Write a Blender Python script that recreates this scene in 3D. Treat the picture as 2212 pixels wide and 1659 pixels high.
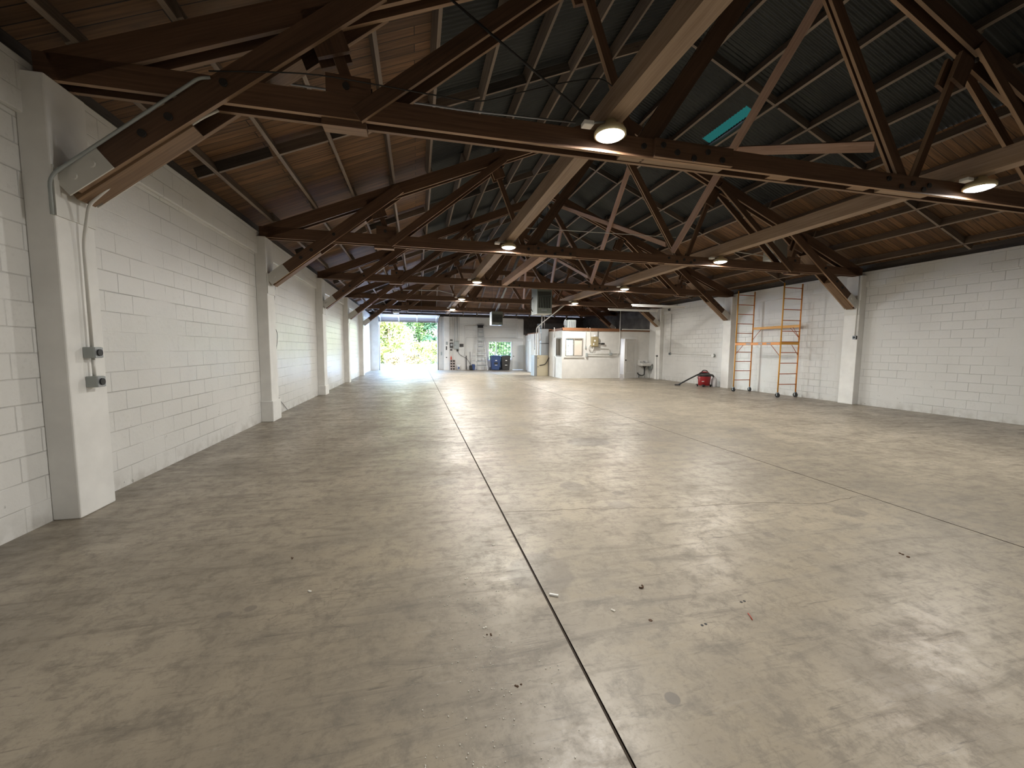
import bpy, bmesh, math, random
from mathutils import Vector, Matrix
random.seed(7)
C = bpy.context.scene.collection
for o in list(bpy.data.objects): bpy.data.objects.remove(o)
sc = bpy.context.scene
PI = math.pi

# ------------------------------------------------------------------ camera, world, sun, exposure
CAMH = 1.5
def make_camera():
    f, yaw, pitch, roll = 867.87, math.radians(13.2991), math.radians(4.9234), math.radians(-0.4882)
    cy, sy, cp, sp = math.cos(yaw), math.sin(yaw), math.cos(pitch), math.sin(pitch)
    fwd = Vector((sy*cp, cy*cp, -sp)); right = Vector((cy, -sy, 0)); down = fwd.cross(right)
    r2 = right*math.cos(roll) + down*math.sin(roll)
    d2 = -right*math.sin(roll) + down*math.cos(roll)
    cam = bpy.data.cameras.new('camera'); o = bpy.data.objects.new('camera', cam); C.objects.link(o)
    cam.sensor_width = 36.0; cam.lens = 36.0*f/2212.0; cam.clip_start = .05; cam.clip_end = 300
    m = Matrix((r2, -d2, -fwd)).transposed().to_4x4(); m.translation = (0, 0, CAMH)
    o.matrix_world = m
    sc.camera = o
make_camera()
sc.view_settings.view_transform = 'Standard'
sc.view_settings.look = 'None'
sc.view_settings.gamma = 1.0
sc.view_settings.use_curve_mapping = False
sc.view_settings.exposure = 0.0

SKY = 7.5
SUN = 10.0
LAMP_W = 152.0
w = bpy.data.worlds.new('sky'); sc.world = w; w.use_nodes = True
wn, wl = w.node_tree.nodes, w.node_tree.links
wn.clear()
sky = wn.new('ShaderNodeTexSky'); sky.sky_type = 'NISHITA'; sky.sun_disc = False
sky.sun_elevation = math.radians(48); sky.sun_rotation = math.radians(200); sky.air_density = 1.0; sky.dust_density = 1.0
bg = wn.new('ShaderNodeBackground'); bg.inputs[1].default_value = SKY
wo = wn.new('ShaderNodeOutputWorld'); wl.new(sky.outputs[0], bg.inputs[0]); wl.new(bg.outputs[0], wo.inputs[0])
sl = bpy.data.lights.new('sun', 'SUN'); sl.energy = SUN; sl.angle = math.radians(.6); sl.color = (1.0, .97, .92)
so = bpy.data.objects.new('sun', sl); C.objects.link(so)
so.rotation_euler = Vector((.35, .75, -.95)).to_track_quat('-Z', 'Y').to_euler()

# ------------------------------------------------------------------ materials
def mat(name, col, rough=.6, metal=0.0, spec=.5):
    m = bpy.data.materials.new(name); m.use_nodes = True
    b = m.node_tree.nodes['Principled BSDF']
    b.inputs['Base Color'].default_value = (*col, 1); b.inputs['Roughness'].default_value = rough
    b.inputs['Metallic'].default_value = metal; b.inputs['Specular IOR Level'].default_value = spec
    return m
class NT:
    def __init__(s, m):
        s.t = m.node_tree; s.n = s.t.nodes; s.l = s.t.links; s.b = s.n.get('Principled BSDF')
    def add(s, typ, **kw):
        n = s.n.new(typ)
        for k, v in kw.items(): setattr(n, k, v)
        return n
    def put(s, sock, v):
        if isinstance(v, bpy.types.NodeSocket): s.l.new(v, sock)
        else: sock.default_value = v
    def math(s, op, a, b=0.0, clamp=False):
        n = s.add('ShaderNodeMath', operation=op); n.use_clamp = clamp
        s.put(n.inputs[0], a); s.put(n.inputs[1], b); return n.outputs[0]
    def mix(s, f, a, b, blend='MIX'):
        n = s.add('ShaderNodeMix', data_type='RGBA', blend_type=blend)
        s.put(n.inputs[0], f)
        for i, v in ((6, a), (7, b)):
            s.put(n.inputs[i], v if isinstance(v, bpy.types.NodeSocket) else (*v, 1) if len(v) == 3 else v)
        return n.outputs[2]
    def pos(s): return s.add('ShaderNodeNewGeometry').outputs['Position']
    def sep(s, v):
        n = s.add('ShaderNodeSeparateXYZ'); s.l.new(v, n.inputs[0]); return n.outputs
    def comb(s, x, y, z):
        n = s.add('ShaderNodeCombineXYZ')
        for i, v in enumerate((x, y, z)): s.put(n.inputs[i], v)
        return n.outputs[0]
    def scale(s, v, sx, sy, sz, off=(0, 0, 0)):
        n = s.add('ShaderNodeMapping'); s.l.new(v, n.inputs[0]); n.inputs['Scale'].default_value = (sx, sy, sz); n.inputs['Location'].default_value = off
        return n.outputs[0]
    def noise(s, v, sc_, det=4, rough=.55, dist=0.0):
        n = s.add('ShaderNodeTexNoise'); s.l.new(v, n.inputs['Vector'])
        n.inputs['Scale'].default_value = sc_; n.inputs['Detail'].default_value = det; n.inputs['Roughness'].default_value = rough
        n.inputs['Distortion'].default_value = dist
        return n.outputs['Fac']
    def ramp(s, f, stops):
        n = s.add('ShaderNodeValToRGB'); s.l.new(f, n.inputs[0]); e = n.color_ramp.elements
        while len(e) < len(stops): e.new(.5)
        for k, (p, c) in enumerate(stops):
            e[k].position = p; e[k].color = (*c, 1) if len(c) == 3 else c
        return n.outputs[0]
    def rng(s, f, a, b, c=0.0, d=1.0):
        n = s.add('ShaderNodeMapRange'); s.l.new(f, n.inputs[0])
        for i, v in enumerate((a, b, c, d)): n.inputs[i+1].default_value = v
        return n.outputs[0]
    def bump(s, h, strength=.4, dist=.01):
        n = s.add('ShaderNodeBump'); n.inputs['Strength'].default_value = strength; n.inputs['Distance'].default_value = dist
        s.l.new(h, n.inputs['Height']); s.l.new(n.outputs[0], s.b.inputs['Normal'])
    def base(s, v): s.l.new(v, s.b.inputs['Base Color'])
    def rough(s, v): s.l.new(v, s.b.inputs['Roughness'])

def block_mat(name, axis, tone=1.0, bare_from=None):
    m = mat(name, (.7, .69, .66), .55); t = NT(m); p = t.sep(t.pos())
    v = t.comb(p[1] if axis == 'y' else p[0], t.math('ADD', p[2], .005), 0)
    br = t.add('ShaderNodeTexBrick'); t.l.new(v, br.inputs['Vector'])
    br.offset = .5; br.inputs['Scale'].default_value = 1.0
    br.inputs['Brick Width'].default_value = .412; br.inputs['Row Height'].default_value = .206
    br.inputs['Mortar Size'].default_value = .006; br.inputs['Mortar Smooth'].default_value = .6
    br.inputs['Color1'].default_value = (.2, .2, .2, 1); br.inputs['Color2'].default_value = (.8, .8, .8, 1); br.inputs['Mortar'].default_value = (0, 0, 0, 1)
    br.inputs['Bias'].default_value = 0.0
    vis = t.rng(t.noise(v, .8, 4), .40, .64, .05, 1.0)          # joints painted over in places
    joint = t.math('MULTIPLY', br.outputs['Fac'], vis)
    fine = t.noise(t.pos(), 24, 6, .7); big = t.noise(t.pos(), .8, 4)
    c = t.mix(t.rng(big, .3, .7), [k*tone for k in (.79, .785, .76)], [k*tone for k in (.87, .865, .84)])
    worn = t.math('MULTIPLY', t.rng(fine, .52, .68), t.rng(t.noise(t.scale(t.pos(), 1, 1, 1, (3, 7, 1)), 1.3, 3), .45, .65), True)
    c = t.mix(t.math('MULTIPLY', worn, .35), c, (.50, .49, .47))
    c = t.mix(t.math('MULTIPLY', joint, .5), c, (.36, .35, .33))
    nv = t.scale(t.pos(), 1, 1, 1, (11, 2, 5)); chips = t.math('MULTIPLY', t.rng(t.noise(nv, 9, 3), .70, .73), t.rng(p[2], 1.3, .1, 0, .8))
    c = t.mix(chips, c, (.36, .35, .33))
    # scuffed grime close to the floor
    low = t.math('MULTIPLY', t.rng(p[2], .22, 0, 0, .55), t.rng(t.noise(nv, 5, 5), .42, .62))
    c = t.mix(low, c, (.40, .38, .34))
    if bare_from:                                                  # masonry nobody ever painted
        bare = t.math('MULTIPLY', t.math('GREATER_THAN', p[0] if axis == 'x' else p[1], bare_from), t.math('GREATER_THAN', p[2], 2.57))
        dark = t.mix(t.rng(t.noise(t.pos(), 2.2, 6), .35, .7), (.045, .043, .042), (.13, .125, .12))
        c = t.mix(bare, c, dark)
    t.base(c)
    h = t.math('ADD', t.math('MULTIPLY', joint, -1.0), t.math('MULTIPLY', fine, .35))
    t.bump(h, .8, .010)
    t.rough(t.rng(big, .2, .8, .29, .34)); t.b.inputs['Specular IOR Level'].default_value = .55
    return m
M_wall_y = block_mat('painted_block_long_wall', 'y', .92)
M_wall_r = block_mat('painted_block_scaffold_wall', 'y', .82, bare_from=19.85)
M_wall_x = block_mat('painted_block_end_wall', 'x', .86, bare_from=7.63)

def plaster(name, col=(.74, .72, .68), rough=.55):
    m = mat(name, col, rough); t = NT(m); f = t.noise(t.pos(), 3.0, 5); g = t.noise(t.pos(), 40, 4)
    t.base(t.mix(t.rng(f, .35, .7), [c*.93 for c in col], [min(1, c*1.04) for c in col])); t.bump(g, .15, .004)
    return m
M_pil = plaster('painted_pilaster', (.86, .855, .83)); M_off = plaster('office_wall_paint', (.74, .725, .69))
M_white = mat('white_paint', (.80, .79, .77), .4); M_ltgrey = mat('light_grey_metal', (.55, .56, .56), .45, .3)

def wood(name, a, b, rough=.65, grain=1.0, knots=.5):
    m = mat(name, a, rough); t = NT(m)
    uv = t.add('ShaderNodeUVMap').outputs[0]; oi = t.add('ShaderNodeObjectInfo').outputs['Random']
    off = t.comb(t.math('MULTIPLY', oi, 37.0), t.math('MULTIPLY', oi, 11.0), 0)
    va = t.add('ShaderNodeVectorMath', operation='ADD'); t.l.new(uv, va.inputs[0]); t.l.new(off, va.inputs[1]); v = va.outputs[0]
    g = t.noise(t.scale(v, 1.2, 38*grain, 1), 1.0, 5, .6, .4); big = t.noise(t.scale(v, .8, 5, 1), 1.0, 3)
    f = t.math('ADD', t.math('MULTIPLY', g, .6), t.math('MULTIPLY', big, .4))
    c = t.mix(t.rng(f, .35, .66), a, b)
    kn = t.rng(t.noise(t.scale(v, 2.2, 9, 1, (5, 3, 0)), 1.3, 2), .68, .76)
    c = t.mix(t.math('MULTIPLY', kn, knots), c, [x*.4 for x in a])
    tone = t.add('ShaderNodeHueSaturation'); t.l.new(c, tone.inputs['Color']); t.l.new(t.rng(oi, 0, 1, .8, 1.2), tone.inputs['Value'])
    t.base(tone.outputs[0]); t.bump(g, .25, .004)
    return m
M_truss = wood('stained_truss_timber', (.066, .034, .019), (.15, .080, .044))
M_fill = wood('brown_filler_timber', (.13, .075, .038), (.27, .165, .09))
M_edge = wood('lit_timber_edge', (.22, .135, .078), (.40, .265, .165))  # paler narrow plank faces: light on the undersides painted into the colour
M_pale = wood('pale_sawn_timber', (.27, .18, .115), (.46, .335, .235))
M_purlin = wood('weathered_purlin', (.085, .062, .047), (.20, .155, .12))
M_pedge = wood('lit_purlin_edge', (.15, .112, .085), (.31, .25, .20))  # lighter tone puts lit purlin, block and rafter undersides into the colour
M_brace = wood('pinkish_brace_board', (.25, .145, .10), (.42, .28, .205))
M_dark = wood('dark_plate', (.035, .028, .024), (.10, .085, .072))  # dark wood tone for plates, rims and some blocks

def deck_mat(name):
    m = mat(name, (.2, .11, .05), .7); t = NT(m); uv = t.add('ShaderNodeUVMap').outputs[0]
    br = t.add('ShaderNodeTexBrick'); t.l.new(uv, br.inputs['Vector']); br.offset = .37; br.offset_frequency = 2
    br.inputs['Scale'].default_value = 1.0; br.inputs['Brick Width'].default_value = 2.3; br.inputs['Row Height'].default_value = .145
    br.inputs['Mortar Size'].default_value = .006; br.inputs['Mortar Smooth'].default_value = .2
    br.inputs['Color1'].default_value = (0, 0, 0, 1); br.inputs['Color2'].default_value = (1, 1, 1, 1); br.inputs['Mortar'].default_value = (.5, .5, .5, 1)
    g = t.noise(t.scale(uv, 1.2, 30, 1), 1.0, 5, .6, .5); big = t.noise(uv, .7, 4); patch = t.noise(t.scale(uv, 1.5, 7, 1, (4, 9, 0)), 1.0, 4)
    c = t.mix(t.rng(g, .3, .7), (.082, .040, .017), (.225, .118, .050))
    tone = t.add('ShaderNodeHueSaturation'); t.l.new(c, tone.inputs['Color']); t.l.new(t.rng(br.outputs['Color'], 0, 1, .62, 1.25), tone.inputs['Value'])
    c = t.mix(t.rng(patch, .62, .74, 0, .85), tone.outputs[0], (.035, .022, .014))
    c = t.mix(t.rng(big, .55, .75, 0, .4), c, (.11, .095, .075))
    c = t.mix(t.math('MULTIPLY', br.outputs['Fac'], .9), c, (.012, .009, .007))
    t.base(c); t.bump(t.math('MULTIPLY', br.outputs['Fac'], -1.0), .6, .01)
    return m
M_deck = deck_mat('roof_boards')
def metal_sheet():
    m = mat('corrugated_steel', (.12, .125, .12), .5, .55); t = NT(m)
    f = t.noise(t.pos(), 1.1, 5); g = t.noise(t.scale(t.pos(), 1, 6, 1), 2.0, 4)
    c = t.mix(t.rng(f, .35, .7), (.026, .029, .030), (.046, .051, .050)); c = t.mix(t.rng(g, .6, .75, 0, .5), c, (.045, .056, .032)); t.base(c)
    return m
M_steel = metal_sheet()

STAINS = [  # x, y, rx, ry, darkness: spills and worn patches lying on the slab
    (2.72, 6.02, .37, .30, .55), (6.0, 6.35, .30, .16, .45), (3.96, 2.85, .17, .12, .40), (.80, 2.48, .22, .26, .42), (1.06, 1.41, .035, .035, .8),
    (-.95, 2.48, .035, .03, .6), (-1.07, 2.45, .045, .03, .55), (2.80, 2.61, .05, .05, .45), (1.66, 4.05, .14, .16, .45), (1.9, 3.45, .12, .1, .35), (.3, 4.5, .16, .13, .35), (2.05, 3.75, .07, .07, .5)]
def floor_mat():
    m = mat('worn_concrete', (.45, .40, .33), .4); t = NT(m); P = t.pos(); p = t.sep(P)
    big = t.noise(P, .28, 5, .6); mid = t.noise(t.scale(P, 1, 1, 1, (3, 5, 0)), 1.1, 6, .65, .3); fine = t.noise(P, 34, 8, .75)
    rot = t.add('ShaderNodeMapping'); t.l.new(P, rot.inputs[0]); rot.inputs['Rotation'].default_value = (0, 0, .5); rot.inputs['Scale'].default_value = (1.1, 7.0, 1)
    streak = t.noise(rot.outputs[0], 1.1, 8, .7, .9)
    c = t.mix(t.rng(big, .3, .7), (.315, .268, .202), (.44, .378, .288))
    c = t.mix(t.rng(mid, .40, .68, 0, .75), c, (.21, .180, .140))
    c = t.mix(t.rng(streak, .52, .68, 0, .70), c, (.165, .143, .114))
    c = t.mix(t.rng(fine, .54, .74, 0, .60), c, (.135, .117, .096))
    def scratches(ang, off, k):
        mp = t.add('ShaderNodeMapping'); t.l.new(P, mp.inputs[0]); mp.inputs['Rotation'].default_value = (0, 0, ang); mp.inputs['Scale'].default_value = (3.0, 26.0, 1); mp.inputs['Location'].default_value = (off, off*2, 0)
        return t.math('MULTIPLY', t.rng(t.noise(mp.outputs[0], 1.0, 5, .7, 1.2), .60, .70), k)
    c = t.mix(scratches(.35, 3, .65), c, (.115, .10, .08)); c = t.mix(scratches(-.9, 8, .45), c, (.125, .108, .088)); c = t.mix(scratches(1.7, 5, .30), c, (.43, .39, .33))
    mott = t.noise(t.scale(P, 1, 1, 1, (2, 9, 0)), 7.0, 9, .78, .2)
    c = t.mix(t.rng(mott, .48, .62, 0, .62), c, (.165, .143, .114))
    vo = t.add('ShaderNodeTexVoronoi'); vo.feature = 'DISTANCE_TO_EDGE'; wv = t.add('ShaderNodeVectorMath', operation='ADD')
    t.l.new(P, wv.inputs[0]); nn = t.add('ShaderNodeTexNoise'); t.l.new(P, nn.inputs[0]); nn.inputs['Scale'].default_value = 1.7; nn.inputs['Detail'].default_value = 6
    t.l.new(nn.outputs['Color'], wv.inputs[1]); t.l.new(wv.outputs[0], vo.inputs['Vector']); vo.inputs['Scale'].default_value = 2.6
    craze = t.math('MULTIPLY', t.rng(vo.outputs['Distance'], .012, 0, 0, .55), t.rng(t.noise(t.scale(P, 1, 1, 1, (9, 1, 0)), .5, 3), .46, .62))
    c = t.mix(craze, c, (.14, .12, .097))
    warp = t.noise(P, 6.0, 4)
    for (x, y, rx, ry, k) in STAINS:
        dx = t.math('DIVIDE', t.math('SUBTRACT', p[0], x), rx); dy = t.math('DIVIDE', t.math('SUBTRACT', p[1], y), ry)
        d = t.math('ADD', t.math('ADD', t.math('MULTIPLY', dx, dx), t.math('MULTIPLY', dy, dy)), t.math('MULTIPLY', warp, .9))
        c = t.mix(t.rng(d, 1.5, 1.2, 0, k), c, (.16, .14, .12))
    # dirt swept against the long walls
    e = t.math('MAXIMUM', t.rng(p[0], -1.9, -2.95, 0, .6), t.rng(p[0], 10.4, 12.3, 0, .55))
    c = t.mix(t.math('MULTIPLY', e, t.rng(mid, .3, .65)), c, (.14, .12, .097))
    t.base(c)
    r = t.math('ADD', t.rng(mid, .3, .7, .27, .46), t.rng(mott, .3, .75, -.08, .18))
    r = t.math('ADD', r, t.rng(streak, .45, .7, 0, .14)); t.rough(r)
    t.b.inputs['Specular IOR Level'].default_value = .5
    t.bump(t.math('ADD', t.math('MULTIPLY', fine, .5), streak), .10, .01)
    return m
M_floor = floor_mat()
M_joint = mat('joint_filler', (.055, .04, .028), .9); M_crack = mat('hairline_crack', (.11, .09, .07), .9)
M_black = mat('black_plastic', (.018, .018, .019), .5); M_rubber = mat('black_rubber', (.02, .02, .02), .8)
M_iron = mat('dark_iron', (.045, .042, .04), .6, .5); M_zinc = mat('galvanised', (.36, .38, .40), .38, .7); M_emt = mat('painted_conduit', (.66, .65, .61), .4, .1)
M_orange = mat('orange_enamel', (.72, .27, .045), .4); M_amber = mat('amber_enamel', (.74, .36, .05), .4); M_rung = mat('rust_orange_rung', (.46, .11, .04), .45)
M_red = mat('red_plastic', (.30, .014, .018), .35); M_blue = mat('blue_plastic', (.03, .06, .17), .45); M_bin = mat('charcoal_plastic', (.035, .032, .03), .5)
M_heater = mat('grey_green_enamel', (.15, .17, .15), .42); M_heatpale = mat('pale_enamel', (.52, .54, .51), .4); M_grille = mat('grille_dark', (.012, .013, .013), .6)
M_beige = mat('beige_enamel', (.52, .46, .33), .5); M_olive = mat('olive_enamel', (.33, .27, .15), .5); M_panelgrey = mat('panel_grey', (.36, .39, .38), .45)
M_lamp = mat('lamp_housing', (.70, .62, .40), .35, .3); M_alu = mat('aluminium', (.62, .62, .61), .35, .7)
M_ply = mat('brown_plywood', (.22, .095, .04), .6); M_shell = mat('pale_plastic', (.70, .70, .72), .35); M_cinder = mat('cinder_block', (.42, .36, .33), .9)
M_porc = mat('porcelain', (.80, .79, .76), .2); M_grit = mat('concrete_grit', (.74, .71, .64), .9); M_flex = mat('grey_ribbed_hose', (.07, .065, .062), .5)
M_sun = mat('chalk_white', (.85, .85, .83), .5); M_leafc = mat('dead_leaf', (.10, .055, .03), .8); M_cone = mat('orange_tape', (.5, .06, .03), .5)
M_tape = mat('silver_decal', (.30, .29, .28), .4)
def glass(name, tint=(.9, .95, .95)):
    m = mat(name, tint, .05); t = NT(m)
    tr = t.add('ShaderNodeBsdfTransparent'); tr.inputs[0].default_value = (*tint, 1); gl = t.add('ShaderNodeBsdfGlossy'); gl.inputs['Roughness'].default_value = .05
    mx = t.add('ShaderNodeMixShader'); mx.inputs[0].default_value = .10; t.l.new(tr.outputs[0], mx.inputs[1]); t.l.new(gl.outputs[0], mx.inputs[2])
    t.l.new(mx.outputs[0], t.n['Material Output'].inputs['Surface']); return m
M_glass = glass('window_glass')
def emit(name, col, s):
    m = mat(name, col, .4); b = m.node_tree.nodes['Principled BSDF']; b.inputs['Emission Color'].default_value = (*col, 1); b.inputs['Emission Strength'].default_value = s; return m
M_lens = emit('lit_lens', (1.0, .96, .90), 9.0); M_small = emit('lit_lens_small', (1.0, .97, .92), 3.0)
def translucent(name, col):
    m = mat(name, col, .5); t = NT(m); tl = t.add('ShaderNodeBsdfTranslucent'); tl.inputs[0].default_value = (*col, 1)
    t.l.new(tl.outputs[0], t.n['Material Output'].inputs['Surface']); return m
M_skylight = translucent('green_fibreglass', (.0008, .0048, .0033))
def leafmat(name, a, b):
    m = mat(name, a, .6); t = NT(m); oi = t.noise(t.pos(), 2.6, 4)
    c = t.mix(t.rng(oi, .35, .68), a, b); t.base(c)
    tl = t.add('ShaderNodeBsdfTranslucent'); t.l.new(c, tl.inputs[0]); mx = t.add('ShaderNodeMixShader'); mx.inputs[0].default_value = .4
    t.l.new(t.b.outputs[0], mx.inputs[1]); t.l.new(tl.outputs[0], mx.inputs[2]); t.l.new(mx.outputs[0], t.n['Material Output'].inputs['Surface'])
    return m
M_leaf = [leafmat('leaf_mid_green', (.055, .12, .035), (.19, .27, .08)), leafmat('leaf_yellow_green', (.14, .20, .04), (.40, .38, .14)),
          leafmat('leaf_dark_green', (.035, .095, .05), (.11, .20, .10)), leafmat('leaf_straw', (.24, .20, .08), (.46, .38, .22))]
M_bark = mat('bark', (.14, .10, .07), .9)
M_gravel = mat('pale_gravel', (.54, .56, .58), .95)

# ------------------------------------------------------------------ mesh builder
class MB:
    def __init__(s): s.v = []; s.f = []; s.uv = []; s.mi = []; s.sm = []
    def face(s, pts, uvs=None, mi=0, smooth=False):
        b = len(s.v); s.v += [tuple(p) for p in pts]; s.f.append(list(range(b, b+len(pts)))); s.uv.append(uvs or [(p[0], p[1]) for p in pts]); s.mi.append(mi); s.sm.append(smooth)
    def hexa(s, p, mi=0, em=None):
        # p: 8 corners, 0-3 at one end (around), 4-7 at the other; u runs along the length
        b = len(s.v); s.v += [tuple(q) for q in p]; p = [Vector(q) for q in p]
        for fi, idx in enumerate(((0, 3, 2, 1), (4, 5, 6, 7), (0, 1, 5, 4), (1, 2, 6, 5), (2, 3, 7, 6), (3, 0, 4, 7))):
            s.f.append([b+i for i in idx]); q = [p[i] for i in idx]
            if idx[0:1] == (0,) and idx[1] == 3 or idx[0] == 4: uv = [(0, 0), ((q[1]-q[0]).length*.1, 0), ((q[1]-q[0]).length*.1, (q[2]-q[1]).length), (0, (q[2]-q[1]).length)]
            else:
                a = (q[1]-q[0]).length; l = (q[2]-q[1]).length; o = idx[0]*.37
                uv = [(0, o), (0, o+a), (l, o+a), (l, o)]
            s.uv.append(uv); s.mi.append(em if em is not None and fi in (2, 4) else mi); s.sm.append(False)
    def box(s, x0, x1, y0, y1, z0, z1, mi=0):
        d = (x1-x0, y1-y0, z1-z0); k = d.index(max(d))
        if k == 0: s.hexa([(x0, y0, z0), (x0, y1, z0), (x0, y1, z1), (x0, y0, z1), (x1, y0, z0), (x1, y1, z0), (x1, y1, z1), (x1, y0, z1)], mi=mi)
        elif k == 1: s.hexa([(x1, y0, z0), (x0, y0, z0), (x0, y0, z1), (x1, y0, z1), (x1, y1, z0), (x0, y1, z0), (x0, y1, z1), (x1, y1, z1)], mi=mi)
        else: s.hexa([(x0, y0, z0), (x1, y0, z0), (x1, y1, z0), (x0, y1, z0), (x0, y0, z1), (x1, y0, z1), (x1, y1, z1), (x0, y1, z1)], mi=mi)
        return s
    def beam(s, a, b, side, w, d, mi=0, em=None):
        a = Vector(a); b = Vector(b); t = (b-a).normalized(); sd = Vector(side); sd = (sd-t*sd.dot(t)).normalized(); up = t.cross(sd)
        sd = sd*w/2; up = up*d/2
        s.hexa([a-sd-up, a+sd-up, a+sd+up, a-sd+up, b-sd-up, b+sd-up, b+sd+up, b-sd+up], mi=mi, em=em); return s
    def cyl(s, a, b, r, n=12, r2=None, mi=0, caps=True):
        a = Vector(a); b = Vector(b); t = (b-a).normalized(); x = t.orthogonal().normalized(); y = t.cross(x); r2 = r if r2 is None else r2
        base = len(s.v)
        for p, rr in ((a, r), (b, r2)):
            for k in range(n): s.v.append(tuple(p+(x*math.cos(2*PI*k/n)+y*math.sin(2*PI*k/n))*rr))
        for k in range(n):
            j = (k+1) % n; s.f.append([base+k, base+j, base+n+j, base+n+k]); s.uv.append([(0, 0)]*4); s.mi.append(mi); s.sm.append(True)
        if caps:
            s.f.append([base+k for k in reversed(range(n))]); s.uv.append([(0, 0)]*n); s.mi.append(mi); s.sm.append(False)
            s.f.append([base+n+k for k in range(n)]); s.uv.append([(0, 0)]*n); s.mi.append(mi); s.sm.append(False)
        return s
    def tube(s, pts, r, n=8, mi=0):
        P = [Vector(p) for p in pts]; base = len(s.v); x = None
        for i, p in enumerate(P):
            t = (P[min(i+1, len(P)-1)]-P[max(i-1, 0)]).normalized()
            x = t.orthogonal().normalized() if x is None else (x-t*x.dot(t)).normalized(); y = t.cross(x)
            for k in range(n): s.v.append(tuple(p+(x*math.cos(2*PI*k/n)+y*math.sin(2*PI*k/n))*r))
        for i in range(len(P)-1):
            for k in range(n):
                j = (k+1) % n; q = base+i*n
                s.f.append([q+k, q+j, q+n+j, q+n+k]); s.uv.append([(0, 0)]*4); s.mi.append(mi); s.sm.append(True)
        for q, rev in ((base, True), (base+(len(P)-1)*n, False)):
            ids = [q+k for k in range(n)]; s.f.append(ids[::-1] if rev else ids); s.uv.append([(0, 0)]*n); s.mi.append(mi); s.sm.append(False)
        return s
    def lathe(s, c, prof, n=24, axis=(0, 0, 1), mi=0):
        c = Vector(c); t = Vector(axis).normalized(); x = t.orthogonal().normalized(); y = t.cross(x); base = len(s.v)
        for r, h in prof:
            for k in range(n): s.v.append(tuple(c+t*h+(x*math.cos(2*PI*k/n)+y*math.sin(2*PI*k/n))*r))
        for i in range(len(prof)-1):
            for k in range(n):
                j = (k+1) % n; q = base+i*n; s.f.append([q+k, q+j, q+n+j, q+n+k]); s.uv.append([(0, 0)]*4); s.mi.append(mi); s.sm.append(True)
        for q, rev in ((base, True), (base+(len(prof)-1)*n, False)):
            ids = [q+k for k in range(n)]; s.f.append(ids[::-1] if rev else ids); s.uv.append([(0, 0)]*n); s.mi.append(mi); s.sm.append(False)
        return s
    def build(s, name, m, parent=None, bevel=0):
        o0 = Vector((0, 0, 0)); q = parent
        while q is not None: o0 += q.location; q = q.parent
        me = bpy.data.meshes.new(name); me.from_pydata([tuple(Vector(v)-o0) for v in s.v], [], s.f)
        for mm in (m if isinstance(m, (list, tuple)) else [m]): me.materials.append(mm)
        uvl = me.uv_layers.new(name='UVMap'); k = 0; flat = [c for u in s.uv for c in u]
        for i, c in enumerate(flat): uvl.data[i].uv = c
        for i, p in enumerate(me.polygons): p.material_index = s.mi[i]; p.use_smooth = s.sm[i]
        me.update()
        o = bpy.data.objects.new(name, me); C.objects.link(o); o.parent = parent
        if bevel:
            bv = o.modifiers.new('edge', 'BEVEL'); bv.width = bevel; bv.segments = 2; bv.limit_method = 'ANGLE'
        return o
def arc(pts, r=.08, n=5):
    """round the inner corners of a polyline"""
    P = [Vector(p) for p in pts]; out = [P[0]]
    for i in range(1, len(P)-1):
        a = (P[i-1]-P[i]); b = (P[i+1]-P[i]); k = min(r, a.length*.45, b.length*.45); a = P[i]+a.normalized()*k; b = P[i]+b.normalized()*k
        for j in range(n+1):
            u = j/n; out.append(a*(1-u)**2+P[i]*2*u*(1-u)+b*u*u)
    return out+[P[-1]]
def thing(name, label, cat, loc=(0, 0, 0), group=None):
    o = bpy.data.objects.new(name, None); C.objects.link(o); o.location = loc; o['label'] = label; o['category'] = cat; o['kind'] = 'thing'
    if group: o['group'] = group
    o.empty_display_size = .1
    return o
def tag(o, label, cat, group=None, kind='thing'):
    o['label'] = label; o['category'] = cat; o['kind'] = kind
    if group: o['group'] = group
    return o
def struct(o, label=None):
    o['kind'] = 'structure'
    if label: o['label'] = label
    return o
def dup(root, loc, label, group=None):
    r = root.copy(); C.objects.link(r); r.location = loc; r['label'] = label
    if group: r['group'] = group
    for ch in list(root.children):
        c = ch.copy(); C.objects.link(c); c.parent = r
        for g in ch.children:
            d = g.copy(); C.objects.link(d); d.parent = c
    return r
ORD = ['', 'first', 'second', 'third', 'fourth', 'fifth', 'sixth', 'seventh', 'eighth', 'ninth', 'tenth', 'eleventh', 'twelfth', 'thirteenth', 'fourteenth', 'fifteenth']

# ------------------------------------------------------------------ dimensions of the hall
WL, WR = -3.06, 12.41           # wall faces
XL, XR = -2.86, 12.207          # pilaster faces
XC = (XL+XR)/2
Y0, SP, YB, YF = 4.149, 4.797, 28.88, -5.6
HW = 3.77
def TY(i): return Y0+.21+SP*(i-1)     # centre plane of truss i
YE = YB+.05
def zp(x):                             # underside of the purlins
    x = x if x <= XC else 2*XC-x
    return 3.845+.415*(x+3.016)
def zhip(y): return 3.845+.415*(YE-y)
def mir(x): return 2*XC-x

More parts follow.
